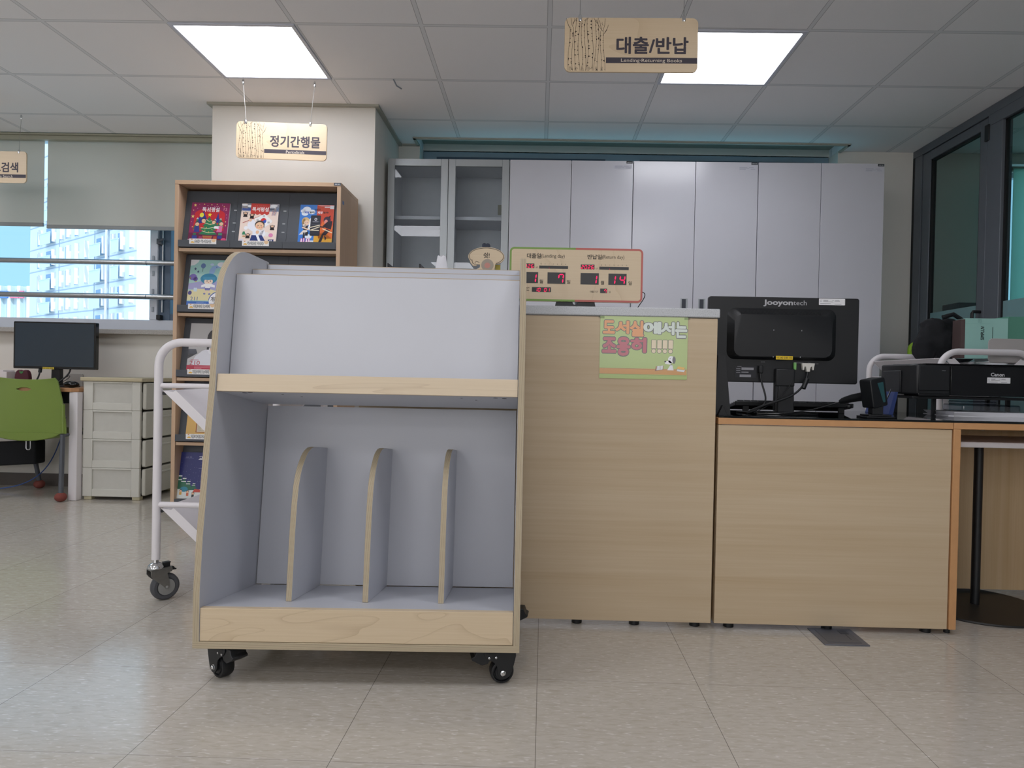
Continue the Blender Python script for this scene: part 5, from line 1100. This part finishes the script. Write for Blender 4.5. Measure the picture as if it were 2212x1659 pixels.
# ================================================================== hanging wooden signs
SIGNW = maple('sign_plywood', '#D9C4A6', '#CFB896', '#B99E7C', 1.1, 4.5, 4)
def sign(label, loc, rz, big, small, bx0, cx0, cx1, hooks, tops, roll=0, bx1=1772):
    t = thing('hanging_sign', label, 'sign', loc, 0, 'wooden hanging signs', (0, roll, rz)); w_, h_ = .505, .205
    MB().prism(rr_pts(-w_/2, 0, w_/2, h_, .022, 7), 'y', 0, .009).build('board', SIGNW, t, bev=.0008)
    sx_ = lambda c: (c-240)/1655*w_-w_/2
    sz = lambda c: h_-(c-228)/683*h_
    DK = '#3B3540'
    a = Art((0, -.0003, 0)); a.text(big, sx_(bx0), sz(678), sx_(bx1), sz(472), DK, .028); a.build('lettering', PRINT, t)
    a = Art((0, -.0003, 0)); a.rect(sx_(757), sz(800), sx_(1888), sz(728), DK); bar = a.build('caption_bar', PRINT, t)
    a = Art((0, -.0005, 0)); a.text(small, sx_(cx0), sz(797), sx_(cx1), sz(742), '#D8CDBD'); a.build('caption', PRINT, bar)
    a = Art((0, -.0003, 0)); R = random.Random(3); TK = '#40332E'
    for cx_, hw, top, ph in ((318, 21, 345, 0), (395, 24, 235, 1.5), (476, 20, 262, 3), (556, 30, 232, 4), (640, 17, 262, 5.2), (712, 19, 400, 2.2)):
        ys = [top+(900-top)*i/14 for i in range(15)]; off = lambda y: 11*math.sin((y-228)/110+ph)
        L_ = [(cx_+off(y)-hw*(1+.35*max(0, (y-760)/140)), y) for y in ys]; R_ = [(cx_+off(y)+hw*(1+.35*max(0, (y-760)/140)), y) for y in ys]
        for E_ in (L_, R_): a.line([(sx_(x), sz(y)) for x, y in E_], .0011, TK)
        for i in range(26 if hw > 22 else 19):
            y = top+20+R.random()*(880-top); s_ = R.choice((-1, 1)); x0 = cx_+off(y)+s_*hw*(1+.35*max(0, (y-760)/140)); ln = hw*R.uniform(.3, 1.1); th = R.uniform(4, 13)*(1.7 if R.random() < .15 else 1)
            a.poly([(sx_(x0), sz(y-th)), (sx_(x0), sz(y+th)), (sx_(x0-s_*ln*.5), sz(y+th*.2)), (sx_(x0-s_*ln), sz(y-th*.1))], TK)
        for i in range(4): y = 850+i*13; a.line([(sx_(cx_-hw), sz(y)), (sx_(cx_+R.uniform(-.3, .8)*hw), sz(y+4))], .0012, TK)
    for br in (((300, 360), (270, 290), (258, 240)), ((300, 350), (285, 330), (262, 262)), ((335, 345), (345, 290), (395, 235)), ((330, 330), (322, 280), (315, 236)), ((345, 310), (360, 270), (362, 236)), ((482, 270), (510, 240)), ((500, 268), (535, 232)), ((640, 300), (615, 262), (600, 234)), ((650, 300), (652, 260), (655, 232)),
               ((712, 400), (660, 330), (625, 250)), ((716, 400), (735, 320), (742, 240)), ((700, 390), (690, 350), (668, 262)), ((722, 440), (760, 390), (782, 318)), ((716, 330), (700, 300), (706, 290)), ((735, 420), (765, 370))):
        a.line([(sx_(x), sz(y)) for x, y in br], .0013, TK)
    a.build('birch_print', PRINT, t)
    for hx, (txp, ty) in zip(hooks, tops):
        cl = MB().lathe([(.0075, -.012), (.0085, -.006), (.0085, .004), (.006, .011), (.002, .014)], (hx, .0045, h_-.001), n=16).build('wire_clamp', CHROME, t)
        zt = CEIL-loc[2]
        MB().cyl((hx, .0045, h_+.012), (txp, ty, zt-.02), .0011, 6).build('wire', STEEL, t)
        MB().lathe([(.002, -.035), (.0055, -.028), (.006, -.008), (.003, .0)], (txp, ty, zt), n=14).build('ceiling_anchor', CHROME, t)
    return t
sign('wooden hanging sign reading Lending and Returning Books at top right', (.324, 2.66, 2.018), 0, '대출/반납', 'Lending·Returning Books', 890, 945, 1700, (-.195, .198), ((-.195, .0), (.198, .0)), math.radians(-.35))
sign('wooden hanging sign reading Periodicals in front of the pillar', (-1.4735, 3.90, 2.047), math.radians(2.2), '정기간행물', 'Periodicals', 862, 1155, 1490, (-.2025, .158), ((-.22, -.004), (.1775, -.004)), math.radians(.6))
sign('wooden hanging sign ending in Search, cut off by the left edge of the photo', (-3.61, 4.485, 2.046), 0, '정보검색', 'Information Search', 969, 995, 1602, (-.2, .2), ((-.2, .0), (.215, .0)), 0, 1715)

# ================================================================== things behind the desk on the right
TRT = (2.10, 3.30, 0)
tag(MB().ball((0, 0, .10), .12, .10, .10).ball((-.05, -.01, .13), .075, .08, .09).ball((.03, .0, .14), .07, .07, .075).ball((.11, .0, .06), .10, .09, .08).ball((-.10, -.02, .05), .06, .06, .08).build('backpack', BLACKM, loc=(2.19, 3.84, 1.005)),
    'black slumped backpack lying on the trolley behind the printer', 'backpack')
bp = bpy.data.objects['backpack']
md = bp.modifiers.new('remesh', 'REMESH'); md.mode = 'VOXEL'; md.voxel_size = .012; md.use_smooth_shade = True
tx_ = bpy.data.textures.new('folds', 'CLOUDS'); tx_.noise_scale = .06; md = bp.modifiers.new('folds', 'DISPLACE'); md.texture = tx_; md.strength = .035; md.mid_level = .5; md.texture_coords = 'LOCAL'
MB().tube([(-.03, -.06, .215), (.02, -.075, .232), (.075, -.07, .20), (.13, -.06, .13), (.19, -.05, .06)], .012, 8).build('strap', BLACKP, bp)
MINT = pm('mint_card', '#9CCBC2', .6, var=.02); MINTD = pm('mint_card_side', '#5E9A86', .6, var=.02); BROWN = pm('brown_card', '#4A3A38', .7)
pb = thing('paper_bag', 'mint green paper bag with a brown side and vertical black lettering', 'paper bag', (2.168, 3.62, .998), math.radians(-7))
b = MB().prism([(.018, 0), (.135, .0), (.215, -.012), (.215, .10), (.018, .10)], 'z', 0, .205); b.build('body', MINT, pb, bev=.001)
MB().prism([(.0, .008), (.0175, .0), (.0175, .10), (.0, .10)], 'z', 0, .200).build('side', BROWN, pb, bev=.001)
a = Art((0, -.0006, 0)); a.line([(.019, .178), (.135, .178)], .0006, '#7FB2A8').rect(.078, .184, .094, .2, '#86B4AC').up().rect(.08, .186, .092, .198, '#9CCBC2').up().ell(.086, .192, .0035, .0042, '#86B4AC')
a.up().k += 2
a.build('print', PRINT, pb)
a = Art((.108, -.0008, .095), (0, 0, 1), (-1, 0, 0)); a.text('SIMPLUV', .0, -.0, .07, .016, '#1C2422', .03); a.build('lettering', PRINT, pb)
a = Art((.148, -.0035, .075), (0, 0, 1), (-1, 0, 0)); a.rect(0, 0, .085, .0025, '#2E4A44'); a.build('side_line', PRINT, pb)
tag(MB().prism([(0, 0), (.19, -.02), (.19, .10), (0, .10)], 'z', 0, .215).build('green_box', MINTD, bev=.001, loc=(2.386, 3.59, .998)), 'darker green carton at the right edge behind the printer', 'carton')
bookp = MB().prism(rr_pts(-.09, .0, .09, .115, .02, 5), 'y', 0, .003).box(-.09, .09, 0, .09, 0, .002).build('bookend', pm('pale_grey_steel', '#B6B2B0', .5), bev=.0006, loc=(2.222, 3.345, .968))
tag(bookp, 'pale grey steel bookend behind the front tube of the right trolley', 'bookend')
oc = thing('office_chair', 'lime green office chair back mostly hidden behind the black backpack', 'chair', (2.44, 4.45, 0), math.radians(-8))
MB().prism(rr_pts(-.10, .98, .10, 1.13, .05, 6), 'y', -.02, .02).build('backrest', pm('lime_fabric', '#8DB82E', .7), oc, bev=.008)
MB().prism(rr_pts(-.17, -.02, .17, .30, .05), 'z', .44, .50).build('seat', BLACKM, oc, bev=.012)
MB().box(-.03, .03, .02, .04, .45, 1.02).build('back_support', BLACKP, oc, bev=.004)
MB().cyl((0, .14, .06), (0, .14, .44), .025).build('gas_column', BLACKP, oc)
for i in range(5):
    q = i*2*PI/5+.3; MB().tube([(0, .14, .08), (.17*math.cos(q), .14+.17*math.sin(q), .055)], [.024, .015], 8).build('base_leg', BLACKP, oc)
    MB().ball((.17*math.cos(q), .14+.17*math.sin(q), .025), .025).build('castor', BLACKP, oc)
tag(MB().box(-.16, .16, 0, .18, 0, .06).build('dark_box', pm('dark_grey_box', '#3A4248', .6), bev=.004, loc=(2.86, 4.55, 1.335)), 'dark grey box seen through the glass partition', 'box')
tag(MB().box(-.18, .18, -.02, .24, 1.29, 1.334).box(-.18, -.15, -.02, .24, 0, 1.29).box(.15, .18, -.02, .24, 0, 1.29).build('shelf_unit', pm('dim_shelf', '#59625F', .6), bev=.003, loc=(2.86, 4.55, 0)), 'dim shelf unit behind the frosted glass partition', 'shelf')
